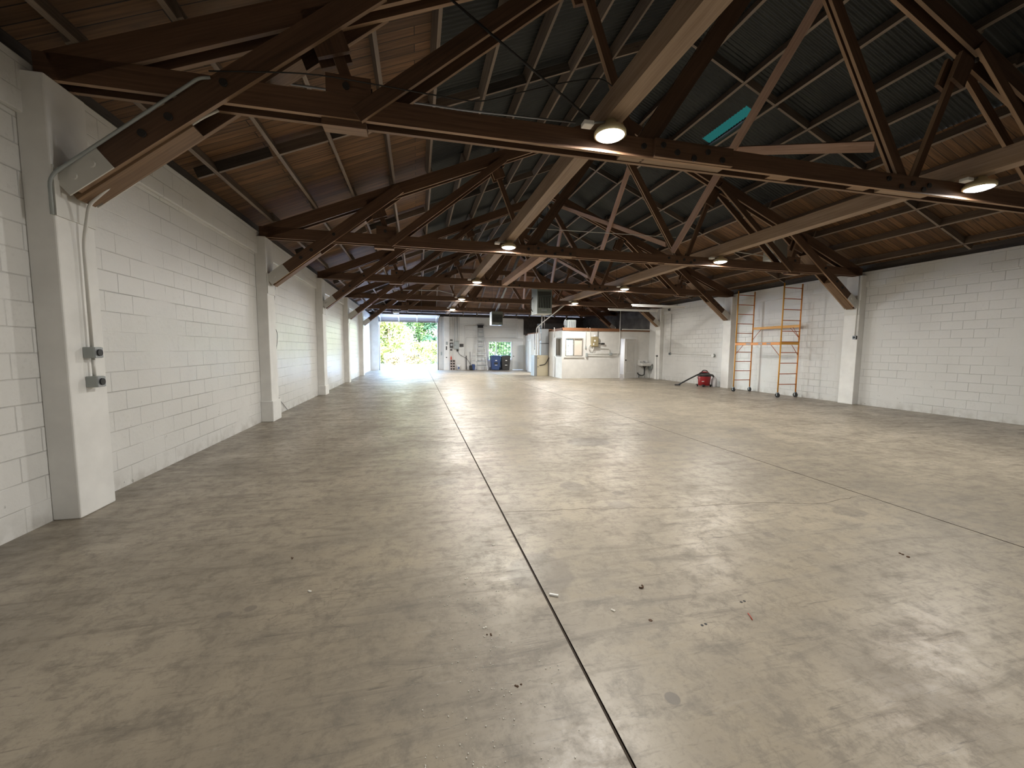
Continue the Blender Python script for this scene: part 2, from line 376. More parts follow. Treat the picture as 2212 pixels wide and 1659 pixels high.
# ------------------------------------------------------------------ floor
def build_floor():
    b = MB(); xs = [(-3.3, .738), (.754, 4.5665), (4.5805, 12.65)]
    for x0, x1 in xs: b.face([(x0, YF-.2, 0), (x1, YF-.2, 0), (x1, YB+.25, 0), (x0, YB+.25, 0)])
    for x0, x1 in ((.738, .754), (4.5665, 4.5805)):
        b.face([(x0, YF-.2, -.008), (x1, YF-.2, -.008), (x1, YB+.25, -.008), (x0, YB+.25, -.008)], mi=1)
        b.face([(x0, YF-.2, -.008), (x0, YB+.25, -.008), (x0, YB+.25, 0), (x0, YF-.2, 0)], mi=1)
        b.face([(x1, YF-.2, -.008), (x1, YF-.2, 0), (x1, YB+.25, 0), (x1, YB+.25, -.008)], mi=1)
    fl = struct(b.build('floor', [M_floor, M_joint]), 'worn tan concrete slab with two long saw-cut joints')
    def crack(pts, wd):
        c = MB(); P = []
        for (x0, y0), (x1, y1) in zip(pts, pts[1:]):
            n = max(2, int(math.hypot(x1-x0, y1-y0)/.09))
            for k in range(n): u = k/n; P.append((x0+(x1-x0)*u+random.uniform(-.018, .018), y0+(y1-y0)*u+random.uniform(-.018, .018)))
        P.append(pts[-1])
        for (x0, y0), (x1, y1) in zip(P, P[1:]):
            d = Vector((x1-x0, y1-y0)).normalized(); nx, ny = -d.y*wd/2, d.x*wd/2
            c.face([(x0-nx, y0-ny, .0008), (x1-nx, y1-ny, .0008), (x1+nx, y1+ny, .0008), (x0+nx, y0+ny, .0008)])
        c.build('crack', M_crack, fl)
    crack([(.76, 3.53), (1.6, 3.42), (2.5, 3.27), (3.3, 3.22), (3.9, 3.05), (4.3, 3.12), (4.45, 3.14)], .005)
    crack([(4.6, 8.1), (6.2, 8.9), (7.8, 8.6), (9.6, 9.4)], .010)
    crack([(.76, 7.4), (2.3, 7.7), (3.6, 8.6), (4.55, 8.4)], .008)
build_floor()

# ------------------------------------------------------------------ walls
def build_long_wall(sx, name, m, wx, px):
    s = sx
    b = MB(); b.box(min(wx, wx+s*.2), max(wx, wx+s*.2), YF-.2, YB+.2, 0, HW)
    wlo = struct(b.build(name, m))
    b = MB(); b.box(min(wx, wx-s*.05), max(wx, wx-s*.05), YF, YB, 3.33, HW-.002)
    b.build('bond_beam', m, wlo, .012)
    for i in range(0, 6):
        if i == 5 and sx > 0: continue
        yy = Y0+SP*(i-1); b = MB(); b.box(min(wx, px), max(wx, px), yy, yy+.42, 0, 3.66)
        b.box(min(wx, px-s*.025), max(wx, px-s*.025), yy-.025, yy+.47, 0, .42 if i == 2 else .30) if i in (2, 3) and sx < 0 else None
        b.build('pilaster', M_pil, wlo, .012)
    # dark sill plate, rim and blocking closing the gap under the roof boards
    b = MB(); b.box(min(wx+s*.16, wx+s*.02), max(wx+s*.16, wx+s*.02), YF-.2, YB+.2, HW, HW+.05)
    struct(b.build('trim_1' if sx < 0 else 'trim_2', M_dark)); 
    b = MB(); b.box(min(wx+s*.14, wx+s*.09), max(wx+s*.14, wx+s*.09), YF-.2, YB+.2, HW+.05, HW+.24)
    struct(b.build('trim_3' if sx < 0 else 'trim_4', M_dark))
build_long_wall(-1, 'wall_left', M_wall_y, WL, XL)
build_long_wall(1, 'wall_right', M_wall_r, WR, XR)

DX0, DX1, DZ = -2.46, 1.40, 3.34       # garage opening
WX0, WX1, WZ0, WZ1 = 5.04, 6.80, .70, 2.09
OX0, OX1, OZ0, OZ1 = 9.3, 12.1, .9, 2.30
PX0, PX1, PZ = 6.86, 7.66, 2.07         # white door
def wall_with_holes(b, y0, y1, x0, x1, z1, holes):
    xs = sorted({x0, x1, *[h[0] for h in holes], *[h[1] for h in holes]})
    for a, c in zip(xs, xs[1:]):
        mid = (a+c)/2; hs = sorted([(h[2], h[3]) for h in holes if h[0] < mid < h[1]]); z = 0
        for lo, hi in hs:
            if lo > z: b.box(a, c, y0, y1, z, lo)
            z = hi
        if z < z1: b.box(a, c, y0, y1, z, z1)
b = MB(); wall_with_holes(b, YB, YB+.2, WL-.2, WR+.2, 3.76, [(DX0, DX1, 0, DZ), (WX0, WX1, WZ0, WZ1), (OX0, OX1, OZ0, OZ1), (PX0, PX1, 0, PZ)])
wall_back = struct(b.build('wall_back', M_wall_x))
b = MB(); b.box(WL, DX0-.06, YB-.2, YB, 0, 3.66); b.build('pilaster', M_pil, wall_back)
b = MB(); b.box(1.84, 2.22, YB-.2, YB, 0, 3.75); b.build('pilaster', M_pil, wall_back)
b = MB(); b.box(7.20, 7.63, YB-.12, YB, 2.30, 3.68); b.build('pilaster', M_pil, wall_back)
b = MB(); b.box(2.22, 7.2, YB-.04, YB, 3.3, 3.755); b.build('bond_beam', M_wall_x, wall_back)
b = MB(); b.box(WL-.2, WR+.2, YB+.02, YB+.16, 3.76, 3.96); b.box(WL, WR, YB-.02, YB+.02, 3.75, 3.86); struct(b.build('trim_5', M_dark))
b = MB(); b.box(WL-.2, WR+.2, YF-.2, YF, 0, HW); wall_front = struct(b.build('wall_front', M_wall_x))
b = MB(); n = 24
for k in range(n):
    xa = WL-.3+(WR-WL+.6)*k/n; xb = WL-.3+(WR-WL+.6)*(k+1)/n
    b.hexa([(xa, YF-.15, HW), (xa, YF-.05, HW), (xa, YF-.05, zp(xa)+.18), (xa, YF-.15, zp(xa)+.18), (xb, YF-.15, HW), (xb, YF-.05, HW), (xb, YF-.05, zp(xb)+.18), (xb, YF-.15, zp(xb)+.18)])
b.build('gable', M_deck, wall_front)

# ------------------------------------------------------------------ roof
EX = -3.45; BX = .30; DT = .19; RIDGE_Y = YE-(XC+3.016)
SKYL = (mir(6.75), mir(6.56), 7.3, 8.6)   # hole (in mirrored x) for the green sheet
def build_roof():
    b = MB()
    for sgn in (0, 1):
        X = (lambda x: mir(x)) if sgn else (lambda x: x)
        n = 10
        for k in range(n):
            xa = EX+(BX-EX)*k/n; xb = EX+(BX-EX)*(k+1)/n; run = lambda x: (x-EX)*1.083
            ya, yb = YE-(xa+3.016)+.3, YE-(xb+3.016)+.3
            pts = [(X(xa), YF-.3, zp(xa)+DT), (X(xb), YF-.3, zp(xb)+DT), (X(xb), yb, zp(xb)+DT), (X(xa), ya, zp(xa)+DT)]
            uv = [(run(xa)+sgn*3, YF-.3), (run(xb)+sgn*3, YF-.3), (run(xb)+sgn*3, yb), (run(xa)+sgn*3, ya)]
            b.face(pts if not sgn else pts[::-1], uv if not sgn else uv[::-1])
    n = 16
    for k in range(n):                                   # far end slopes as well
        ya = YE+.45-(YE+.45-RIDGE_Y)*k/n; yb = YE+.45-(YE+.45-RIDGE_Y)*(k+1)/n
        xl = lambda y: -3.016+(YE-y)-.35
        pts = [(xl(ya), ya, zhip(ya)+DT), (mir(xl(ya)), ya, zhip(ya)+DT), (mir(xl(yb)), yb, zhip(yb)+DT), (xl(yb), yb, zhip(yb)+DT)]
        b.face(pts, [(p[0], (YE-p[1])*1.083) for p in pts])
    ceil = struct(b.build('ceiling', M_deck), 'dark boarded roof underside')
    # corrugated steel on the upper half of both slopes
    step = .0095; amp = .009; per = .076
    for sgn in (0, 1):
        X = (lambda x: mir(x)) if sgn else (lambda x: x)
        m = MB(); y = YF-.3; prev = None; cuts = [BX-.06, SKYL[0], SKYL[1], XC] if sgn else [BX-.06, XC]
        while y < YE-(BX+3.016)+.3:
            xm = min(XC, YE-3.016-y+.3); h = amp*math.cos(2*PI*y/per)
            row = [(X(min(c, xm)), y, zp(min(c, xm))+DT+.015+h) for c in cuts]
            base = len(m.v); m.v += row
            if prev is not None:
                for q in range(len(cuts)-1):
                    if sgn and q == 1 and SKYL[2] < y < SKYL[3]: continue
                    f = [prev+q, prev+q+1, base+q+1, base+q]; m.f.append(f if not sgn else f[::-1]); m.uv.append([(0, 0)]*4); m.mi.append(0); m.sm.append(True)
            prev = base; y += step
        m.build('steel_sheeting', M_steel, ceil)
    b = MB(); xa, xb = SKYL[0]-.03, SKYL[1]+.03
    b.face([(mir(x), y, zp(x)+DT+.028) for x, y in ((xa, SKYL[2]-.06), (xb, SKYL[2]-.06), (xb, SKYL[3]+.06), (xa, SKYL[3]+.06))])
    o = b.build('skylight_sheet', M_skylight, ceil); o['label'] = 'glowing green translucent roof sheet'
build_roof()

SIDE = {0: 'outlet box wall', 1: 'scaffold wall'}
BAYN = ['before the first truss', 'between first and second trusses', 'between second and third trusses', 'between third and fourth trusses', 'between fourth and fifth trusses', 'beyond the fifth truss']
NORM = {0: Vector((-.415, 0, 1)).normalized(), 1: Vector((.415, 0, 1)).normalized()}
PX = [4.1-.76*k for k in range(10)]      # upper to lower
def build_purlins():
    proto = {}
    for bay in range(6):
        ya, yb = (TY(bay) if bay else -.55), TY(bay+1)
        if bay == 5: yb = YB+.1
        for sgn in (0, 1):
            for k, x in enumerate(PX):
                lim = YE-(x+3.016)-.05
                y1 = min(yb, lim)
                if y1-ya < .25: continue
                a = ya-.12 if bay else ya; y1 = min(y1+.10, lim)
                full = y1 == yb+.10 and bay > 0
                j = .045 if (bay+k) % 2 else -.0
                lab = '%s roof purlin up from the %s, %s' % (ORD[10-k], SIDE[sgn], BAYN[bay])
                key = (sgn, k, bay % 2)
                X = mir(x+j) if sgn else x+j
                if full and key in proto:
                    o = proto[key].copy(); C.objects.link(o); o.location = (X, a, zp(x+j)); o['label'] = lab
                else:
                    b = MB(); n = NORM[sgn]; c = Vector((X, 0, zp(x+j)))+n*.088
                    b.beam((c.x, a, c.z), (c.x, y1, c.z), Vector((0, 1, 0)).cross(n), .048, .172, em=1)
                    o = b.build('roof_purlin', [M_purlin, M_pedge])
                    # origin on the purlin itself
                    o.data.transform(Matrix.Translation((-X, -a, -zp(x+j)))); o.location = (X, a, zp(x+j))
                    tag(o, lab, 'roof timber', 'roof purlins')
                    if full: proto[key] = o
build_purlins()
def build_bridging():
    proto = {}
    for bay in range(0, 6):
        y = (TY(bay)+TY(bay+1))/2 if bay else TY(1)-SP/2
        if bay == 5: y = TY(5)+SP/2-.3
        for sgn in (0, 1):
            lab = 'row of blocks between purlins, %s, %s' % (SIDE[sgn].replace(' wall', ' side'), BAYN[bay])
            if bay in (2, 3): dup(proto[sgn], (0, y, 0), lab); continue
            t = thing('roof_bridging', lab, 'roof timber', (0, y, 0), 'rows of bridging blocks')
            xs = [-3.0]+[x for x in reversed(PX)]+[4.55]
            for xa, xb in zip(xs, xs[1:]):
                if y > YE-(xb+3.016)-.1: continue
                xa += .03; xb -= .03; n = NORM[sgn]; b = MB()
                A = Vector((mir(xa) if sgn else xa, y, zp(xa)))+n*.07; B = Vector((mir(xb) if sgn else xb, y, zp(xb)))+n*.07
                b.beam(A, B, (0, 1, 0), .045, .14, em=1); b.build('block', [M_purlin if random.random() < .5 else M_dark, M_pedge], t)
            if bay == 1: proto[sgn] = t
build_bridging()
def build_hip():
    k = 0
    for x in [XC-6.3+.97*i for i in range(14)]:
        xx = x if x <= XC else mir(x); y1 = YE-.02; y0 = YE-(xx+3.016)+.12
        if y1-y0 < .5: continue
        k += 1; b = MB(); b.beam((x, y1, zhip(y1)+.085), (x, y0, zhip(y0)+.085), (1, 0, 0), .05, .172, em=1)
        o = b.build('jack_rafter', [M_purlin, M_pedge]); tag(o, '%s rafter from the outlet box wall on the far sloping roof end' % ORD[k], 'roof timber', 'rafters of the far roof end')
    for sgn in (0, 1):
        X = (lambda x: mir(x)) if sgn else (lambda x: x)
        b = MB(); b.beam((X(-2.9), YE-.12, zhip(YE-.12)+.02), (X(XC-.05), RIDGE_Y+.05, zp(XC)+.02), (1, 1 if sgn else -1, 0), .06, .2)
        tag(b.build('hip_rafter', M_truss), 'long dark hip rafter running from far corner of the %s' % SIDE[sgn], 'roof timber')
    b = MB(); b.box(XC-.03, XC+.03, YF-.05, RIDGE_Y, zp(XC)-.12, zp(XC)+.16); tag(b.build('ridge_board', M_truss), 'dark ridge board along the top of the roof', 'roof timber')
build_hip()

# ------------------------------------------------------------------ trusses
CH0, CH1 = 3.665, 3.875
def build_truss(idx, label, hip=False):
    y = TY(idx); t = thing('roof_truss', label, 'roof truss', (0, y, 0), 'timber roof trusses')
    SY = (0, 1, 0)
    def plank(name, a, b, yo, d, w=.045, m=M_truss):
        q = MB(); q.beam((a[0], y+yo, a[1]), (b[0], y+yo, b[1]), SY, w, d, em=1); return q.build(name, [m, M_edge if m is M_truss else m], t)
    cz = (CH0+CH1)/2
    for yo in (-.0775, .0775): plank('bottom_chord', (-3.0, cz), (mir(-3.0), cz), yo, CH1-CH0)
    ztop = zhip(y) if hip else 99
    xt = min(XC, -3.016+(ztop-3.845)/.415) if hip else XC
    for R in (0, 1):
        X = (lambda x: mir(x)) if R else (lambda x: x)
        for yo in (-.0775, .0775):
            plank('top_chord', (X(-2.88), zp(-2.88)-.13), (X(xt), zp(xt)-.13), yo, .235)
        for yo in (-.1235, .1235):
            plank('knee_brace', (X(-2.80), 2.86), (X(-.30), 4.80 if R else 4.84), yo, .20)
        plank('knee_filler', (X(-2.83), 2.80), (X(-1.95 if idx % 2 else -1.7), 3.50 if idx % 2 else 3.70), 0, .18, .195, M_fill)
        plank('knee_block', (X(-1.55), 3.80), (X(-1.05), 4.20), 0, .17, .19)
        # node A: plate and short post
        for yo in (-.0775, .0775): plank('gusset_plate', (X(-.86), 4.60), (X(-.72), 4.22), yo, .30)
        plank('short_post', (X(-.82), 4.62), (X(-.50), 3.70), 0, .10, .06)
        for yo in (-.0775, .0775): plank('gusset_plate', (X(-.80), 3.965), (X(-.40), 3.965), yo, .17)
        plank('node_block', (X(-.85), 3.63), (X(-.45), 3.63), 0, .06, .15)
        # B-C double diagonal
        for yo in (-.1235, .1235): plank('web_diagonal', (X(-.53), 3.69), (X(1.93 if not R else 1.85), 5.68), yo, .145)
        # node C plate and post down to D
        ctop = (1.66, 5.70) if not R else (1.96, 5.60)
        dbot = (2.44, 3.77) if not R else (2.70, 3.77)
        plank('web_post', (X(ctop[0]), ctop[1]), (X(dbot[0]), dbot[1]), 0, .10, .06)
        for yo in (-.0775, .0775):
            u = Vector((dbot[0]-ctop[0], dbot[1]-ctop[1])).normalized(); plank('gusset_plate', (X(ctop[0]+.02), ctop[1]-.06), (X(ctop[0]+u.x*.46), ctop[1]+u.y*.46), yo, .26)
        # D-E double diagonal
        de = ((2.46, 3.72), (4.50, 6.72)) if not R else ((2.80, 3.72), (4.74, 6.60))
        if hip: u = (ztop-.2-de[0][1])/(de[1][1]-de[0][1]); de = (de[0], (de[0][0]+(de[1][0]-de[0][0])*u, ztop-.2))
        for yo in (-.032, .032): plank('main_diagonal', (X(de[0][0]), de[0][1]), (X(de[1][0]), de[1][1]), yo, .20 if not R else .15, .036)
        # painted shoe on the pilaster
        q = MB(); q.box(min(X(-2.86), X(-2.848)), max(X(-2.86), X(-2.848)), y-.21, y+.21, 2.56, 2.96)
        for yo in (-.152, .152): q.beam((X(-2.85), y+yo, 2.82), (X(-2.53), y+yo, 3.076), SY, .012, .205)
        q.build('steel_shoe', M_emt, t)
        for (bx, bz, dy, m) in ((-2.25, 3.30, .165, M_iron), (-2.05, 3.46, .165, M_iron), (-1.62, 3.80, .165, M_iron), (-2.75, 2.90, .172, M_emt), (-2.62, 3.01, .172, M_emt), (-.62, 3.95, .12, M_iron), (2.5, 3.78, .12, M_iron), (1.85, 5.5, .12, M_iron)):
            q = MB(); q.cyl((X(bx), y-dy, bz), (X(bx), y-dy+.026, bz), .032, 10); q.build('bolt', m, t)
    if hip: 
        for yo in (-.0775, .0775): plank('top_beam', (xt-.1, ztop-.13), (mir(xt-.1), ztop-.13), yo, .235)
    # spliced length of the lower chord
    plank('splice_plate', (2.62, cz), (3.65, cz), -.121, CH1-CH0-.01, .042)
    for xx in (4.3, 5.6): plank('spacer_block', (xx, cz), (xx+.3, cz), 0, .19, .105)
    plank('spacer_block', (6.1, CH0+.06), (6.95, CH0+.06), 0, .10, .105, M_pale); plank('spacer_block', (2.25, CH0+.06), (3.6, CH0+.06), 0, .10, .105, M_pale)
    for bx, bz, dy in ((2.72, 3.80, .158), (2.9, 3.74, .158), (3.12, 3.70, .158), (3.3, 3.79, .158), (3.5, 3.72, .158), (6.12, 3.80, .12), (6.35, 3.72, .12), (6.55, 3.78, .12), (6.75, 3.72, .12)):
        q = MB(); q.cyl((bx, y-dy, bz), (bx, y-dy+.022, bz), .032, 10); q.build('bolt', M_iron, t)
    return t
TLAB = ['', 'nearest dark timber truss, carrying the big bright lamp in mid picture', 'second dark timber truss from the viewer, its legs at the scaffold bay', 'third dark timber truss, with grey unit heater hanging just behind it', 'fourth dark timber truss, above the furnace and long white tube fixtures', 'farthest dark timber truss with cut-off top, in front of the garage door']
T1 = build_truss(1, TLAB[1])
for i in (2, 3, 4): dup(T1, (0, TY(i), 0), TLAB[i])
build_truss(5, TLAB[5], True)

# long beams lying on the lower chords
b = MB(); b.box(1.925, 2.12, -5.5, 28.2, CH1+.003, 4.12); tag(b.build('ceiling_beam', M_pale), 'long pale timber beam above the lamp row leading toward the garage door', 'roof timber')
b = MB(); b.box(7.30, 7.505, -5.5, 23.6, CH1+.003, 4.12); tag(b.build('ceiling_beam', M_pale), 'long pale timber beam on the chords on the scaffold side of the hall', 'roof timber')
b = MB(); b.box(2.86, 3.05, TY(2)+.15, TY(3)-.15, 3.69, 3.86); tag(b.build('ceiling_beam', M_brace), 'short knotty timber spanning from second to third truss chord', 'roof timber')
# crossed sway boards between trusses
for i in (1, 2, 3, 4):
    ya, yb = TY(i)+.16, TY(i+1)-.18; zt = 5.75 if i == 4 else 6.45
    for kind in (0, 1):
        b = MB()
        if kind == 0: b.beam((5.15, ya, 6.10), (6.16, yb, 3.94), (1, 0, .55), .045, .13)
        else: b.beam((6.20, ya, 4.34 if i == 1 else 4.2), (4.98 if i < 4 else 5.3, yb, (6.10, 6.5, 6.5, 5.6)[i-1]), (1, 0, .55), .045, .14)
        o = b.build('sway_brace', M_brace)
        tag(o, ('pale board falling from %s truss peak to the next truss' if kind == 0 else 'pale board rising from %s truss chord to the next peak') % ORD[i], 'roof timber', 'crossed sway boards')

# ------------------------------------------------------------------ lamps
def build_lamp(lab, x, y, power=1.0):
    z = 3.735; t = thing('high_bay_lamp', lab, 'lamp', (x, y, z), 'round LED lamps under the chords')
    b = MB(); b.lathe((x, y, z), [(.015, .17), (.05, .165), (.07, .10), (.145, .06), (.165, .03), (.165, .0), (.15, -.004)], 32); b.build('housing', M_lamp, t)
    b = MB(); b.lathe((x, y, z), [(.02, -.032), (.09, -.028), (.135, -.012), (.149, -.002)], 32); b.build('lens', M_lens, t)
    b = MB(); b.box(x-.31, x-.20, y-.05, y+.05, z+.055, z+.10); d = b.build('driver_box', M_sun, t, .008)
    b = MB(); b.cyl((x-.26, y, z+.085), (x, y, z+.14), .012, 8); b.build('arm', M_zinc, t)
    b = MB(); b.cyl((x, y, z+.165), (x, y+.13, z+.155), .014, 8); b.build('mounting_bracket', M_zinc, t)
    L = bpy.data.lights.new('lamp_light', 'AREA'); L.shape = 'DISK'; L.size = .27; L.energy = LAMP_W*power; L.color = (1.0, .965, .90); L.spread = math.radians(178)
    lo = bpy.data.objects.new('lamp_light', L); C.objects.link(lo); lo.parent = t; lo.location = (0, 0, -.036)
    return t
for i in range(1, 6): build_lamp('lit round lamp on the %s truss, in the row under the middle beam' % ORD[i], 1.99, TY(i)-.30, (0, .95, 1.0, 1.1, 1.3, 2.0)[i])
build_lamp('added round fill lamp behind the viewer on the middle beam', 1.99, -1.6, .85)  # unseen fill lamp, added to brighten the foreground
for i in range(1, 6): build_lamp('lit round lamp on the %s truss, in the row under the scaffold side beam (its fifth lamp added, unseen)' % ORD[i], 7.45, TY(i)-.30, (0, .75, .95, 1.05, 1.15, 2.0)[i])  # the farthest of this row is unseen, added to light the far door

def fluoro(x0, x1, y, z, lab):
    t = thing('tube_fixture', lab, 'light fixture', (x0, y, z), 'long white strip fixtures')
    b = MB(); b.box(x0, x1, y-.05, y+.05, z, z+.05); b.build('channel', M_white, t, .006)
    b = MB(); b.cyl((x0+.03, y, z-.022), (x1-.03, y, z-.022), .019, 12); b.build('tube', M_sun, t)
    for xx in (x0+.35, x1-.35): b = MB(); b.cyl((xx, y, z+.05), (xx, y, zp(xx)+.19), .005, 6); b.build('hanger_wire', M_iron, t)
fluoro(8.16, 10.56, 16.33, 3.27, 'unlit long white strip fixture hung farther from the viewer, lower of the pair')
fluoro(8.27, 10.66, 14.55, 3.27, 'unlit long white strip fixture hung nearer, upper of the pair')

# ------------------------------------------------------------------ outlet boxes and conduits, outlet box wall
def outlet(x, y, z, lab, face=1, s=.098, d=.085, m=M_panelgrey):
    t = thing('outlet_box', lab, 'outlet', (x, y, z))
    b = MB(); b.box(min(x, x+face*d), max(x, x+face*d), y-s/2, y+s/2, z-s/2, z+s/2); b.build('box', m, t, .006)
    b = MB(); b.box(min(x+face*d, x+face*(d+.006)), max(x+face*d, x+face*(d+.006)), y-s/2+.004, y+s/2-.004, z-s/2+.004, z+s/2-.004); b.build('cover_plate', M_zinc, t)
    b = MB(); b.cyl((x+face*(d+.006), y, z), (x+face*(d+.016), y, z), s*.31, 20); b.build('receptacle', M_black, t)
    return t
outlet(XL, 4.36, 1.44, 'upper grey outlet box with round black socket on the nearest pilaster')
outlet(XL, 4.365, 1.18, 'lower grey outlet box with round black socket on the nearest pilaster')
def pipe(name, pts, r, m, lab, cat='conduit', rad=.08, parent=None):
    b = MB(); b.tube(arc(pts, rad), r, 8); o = b.build(name, m, parent)
    if parent is None: tag(o, lab, cat)
    return o
pipe('conduit', [(-2.82, 4.36, 1.489), (-2.82, 4.36, 2.40), (-2.78, 4.36, 2.61), (-2.76, 4.36, 2.72), (-2.26, 4.36, 3.235), (-1.86, 4.36, 3.56), (-1.73, 4.36, 3.64)], .013, M_emt, 'pale conduit rising from the upper outlet box and along the near knee brace')
pipe('conduit', [(-2.82, 4.362, 1.229), (-2.82, 4.362, 1.391)], .013, M_emt, 'short pale conduit joining the two outlet boxes')
pipe('conduit', [(-2.868, 4.135, 2.56), (-2.868, 4.135, 2.86), (-2.76, 4.19, 3.00), (-1.80, 4.19, 3.80), (-1.72, 4.21, 3.83)], .013, M_panelgrey, 'pale conduit bent from the near pilaster up the top edge of its knee brace')  # greyer than its neighbours: shadow along the brace put into the colour
pipe('conduit', [(-1.74, TY(1)+.2, 3.88), (-1.42, TY(1)+.2, 4.07), (.55, TY(1)+.2, 4.06), (1.80, TY(1)+.2, 4.10)], .011, M_zinc, 'bright conduit lying just above the nearest truss chord')
pipe('cable', [(-1.72, 4.19, 3.87), (-.9, 4.17, 3.97), (.3, 4.17, 3.935), (.62, 4.17, 3.93), (1.5, 4.22, 4.28), (1.95, 4.22, 4.40), (2.14, 4.22, 4.30)], .006, M_iron, 'thin dark cable drooping along the nearest truss toward its lamp', 'cable', .3)
pipe('tie_rod', [(.32, 4.16, 4.84), (1.80, 4.16, 3.93)], .012, M_iron, 'thin dark rod slanting down to the nearest lamp', 'rod')
pipe('conduit', [(2.10, TY(2)+.2, 4.33), (6.5, TY(2)+.2, 4.40)], .009, M_emt, 'thin pale conduit spanning between beams above the second truss chord')
pipe('conduit', [(7.6, TY(2)-.05, 4.12), (10.3, 9.62, 4.12)], .012, M_emt, 'thin pale conduit running from second truss to the pale metal unit')
pipe('conduit', [(-1.9, 18.9, 3.55), (-1.2, 19, 4.10), (1.0, 19, 4.16), (1.7, 19, 4.02)], .016, M_emt, 'pale conduit looping above the fourth truss chord by the garage end')
pipe('wall_wire', [(-3.045, 10.03, 2.88), (-3.045, 9.82, 2.0), (-3.045, 10.07, 1.82), (-3.045, 9.70, .72), (-3.045, 9.95, .35), (-3.045, 10.55, .01)], .005, M_iron, 'thin dark wire straggling down the white wall past the second pilaster', 'cable', .3)

# pale metal unit behind the second truss
t = thing('pale_metal_unit', 'pale metal box with a flared shade behind the second truss, scaffold side', 'old fixture', (10.2, 9.6, 3.9))
b = MB(); b.hexa([(9.95, 9.75, 4.15), (10.45, 9.75, 4.12), (10.45, 10.1, 4.12), (9.95, 10.1, 4.15), (9.98, 9.75, 4.78), (10.42, 9.75, 4.70), (10.42, 10.1, 4.70), (9.98, 10.1, 4.78)]); b.build('case', M_heatpale, t)
b = MB(); b.lathe((10.6, 9.75, 3.93), [(.30, .0), (.27, .03), (.10, .12), (.05, .14)], 24); b.build('shade', M_heatpale, t)
b = MB(); b.cyl((10.42, 9.72, 4.09), (10.52, 9.72, 4.09), .05, 12); b.build('socket', M_iron, t)

# ------------------------------------------------------------------ scaffold
def build_scaffold():
    t = thing('rolling_scaffold', 'tall orange rolling scaffold with two ladder frames against the white wall', 'scaffold', (11.9, 11.7, 0))
    F = [(10.77,), (12.66,)]; xa, xb = 11.50, 12.22
    for fi, yy in enumerate((12.66, 10.76)):
        for xx in (xa, xb):
            b = MB(); b.cyl((xx, yy, .16), (xx, yy, 1.93), .021, 12); b.cyl((xx, yy, 1.93), (xx, yy, 3.70), .0205, 12); b.cyl((xx, yy, 1.90), (xx, yy, 1.96), .025, 12); b.build('leg', M_amber if xx == xa else M_orange, t)
        for k in range(10):
            z = .43+.347*k; b = MB(); b.cyl((xa+.018, yy, z), (xb-.018, yy, z), .013, 10); b.build('rung', M_rung, t)
        for xx in (xa, xb):
            c = MB(); c.cyl((xx-.02, yy, .075), (xx+.02, yy, .075), .075, 20); w_ = c.build('caster_wheel', M_rubber, t)
            c = MB(); c.box(xx-.036, xx-.030, yy-.014, yy+.014, .06, .165); c.box(xx+.030, xx+.036, yy-.014, yy+.014, .06, .165); c.box(xx-.036, xx+.036, yy-.03, yy+.05, .155, .17); c.build('caster_fork', M_zinc, w_)
    b = MB(); b.box(xa-.03, xa+.005, 10.76, 12.66, 1.72, 1.81); b.build('platform_rail', M_orange, t, .006)
    b = MB(); b.box(xb-.005, xb+.03, 10.76, 12.66, 2.30, 2.39); b.build('platform_rail', M_amber, t, .006)
    for (xx, zz) in ((xa-.012, 1.72), (xb+.012, 2.30)):
        for (y0, y1) in ((10.78, 11.12), (12.64, 12.30)):
            b = MB(); b.cyl((xx, y0, zz-.34), (xx, y1, zz), .009, 8); b.build('rail_strut', M_rung, t)
    b = MB(); b.box(xa, xb, 10.735, 10.785, 1.73, 1.81); b.build('platform_end', M_amber, t, .005)
    b = MB(); b.cyl((xb, 10.76, 1.38), (xb-.28, 10.76, 1.72), .009, 8); b.cyl((xb, 10.76, 1.96), (xb-.28, 10.76, 2.30), .009, 8); b.build('corner_strut', M_rung, t)
    for y0, y1 in ((11.95, 12.15), (11.45, 11.62), (11.12, 11.28)): b = MB(); b.box(xa-.034, xa-.0305, y0, y1, 1.735, 1.795); b.build('warning_decal', M_tape, t)
build_scaffold()

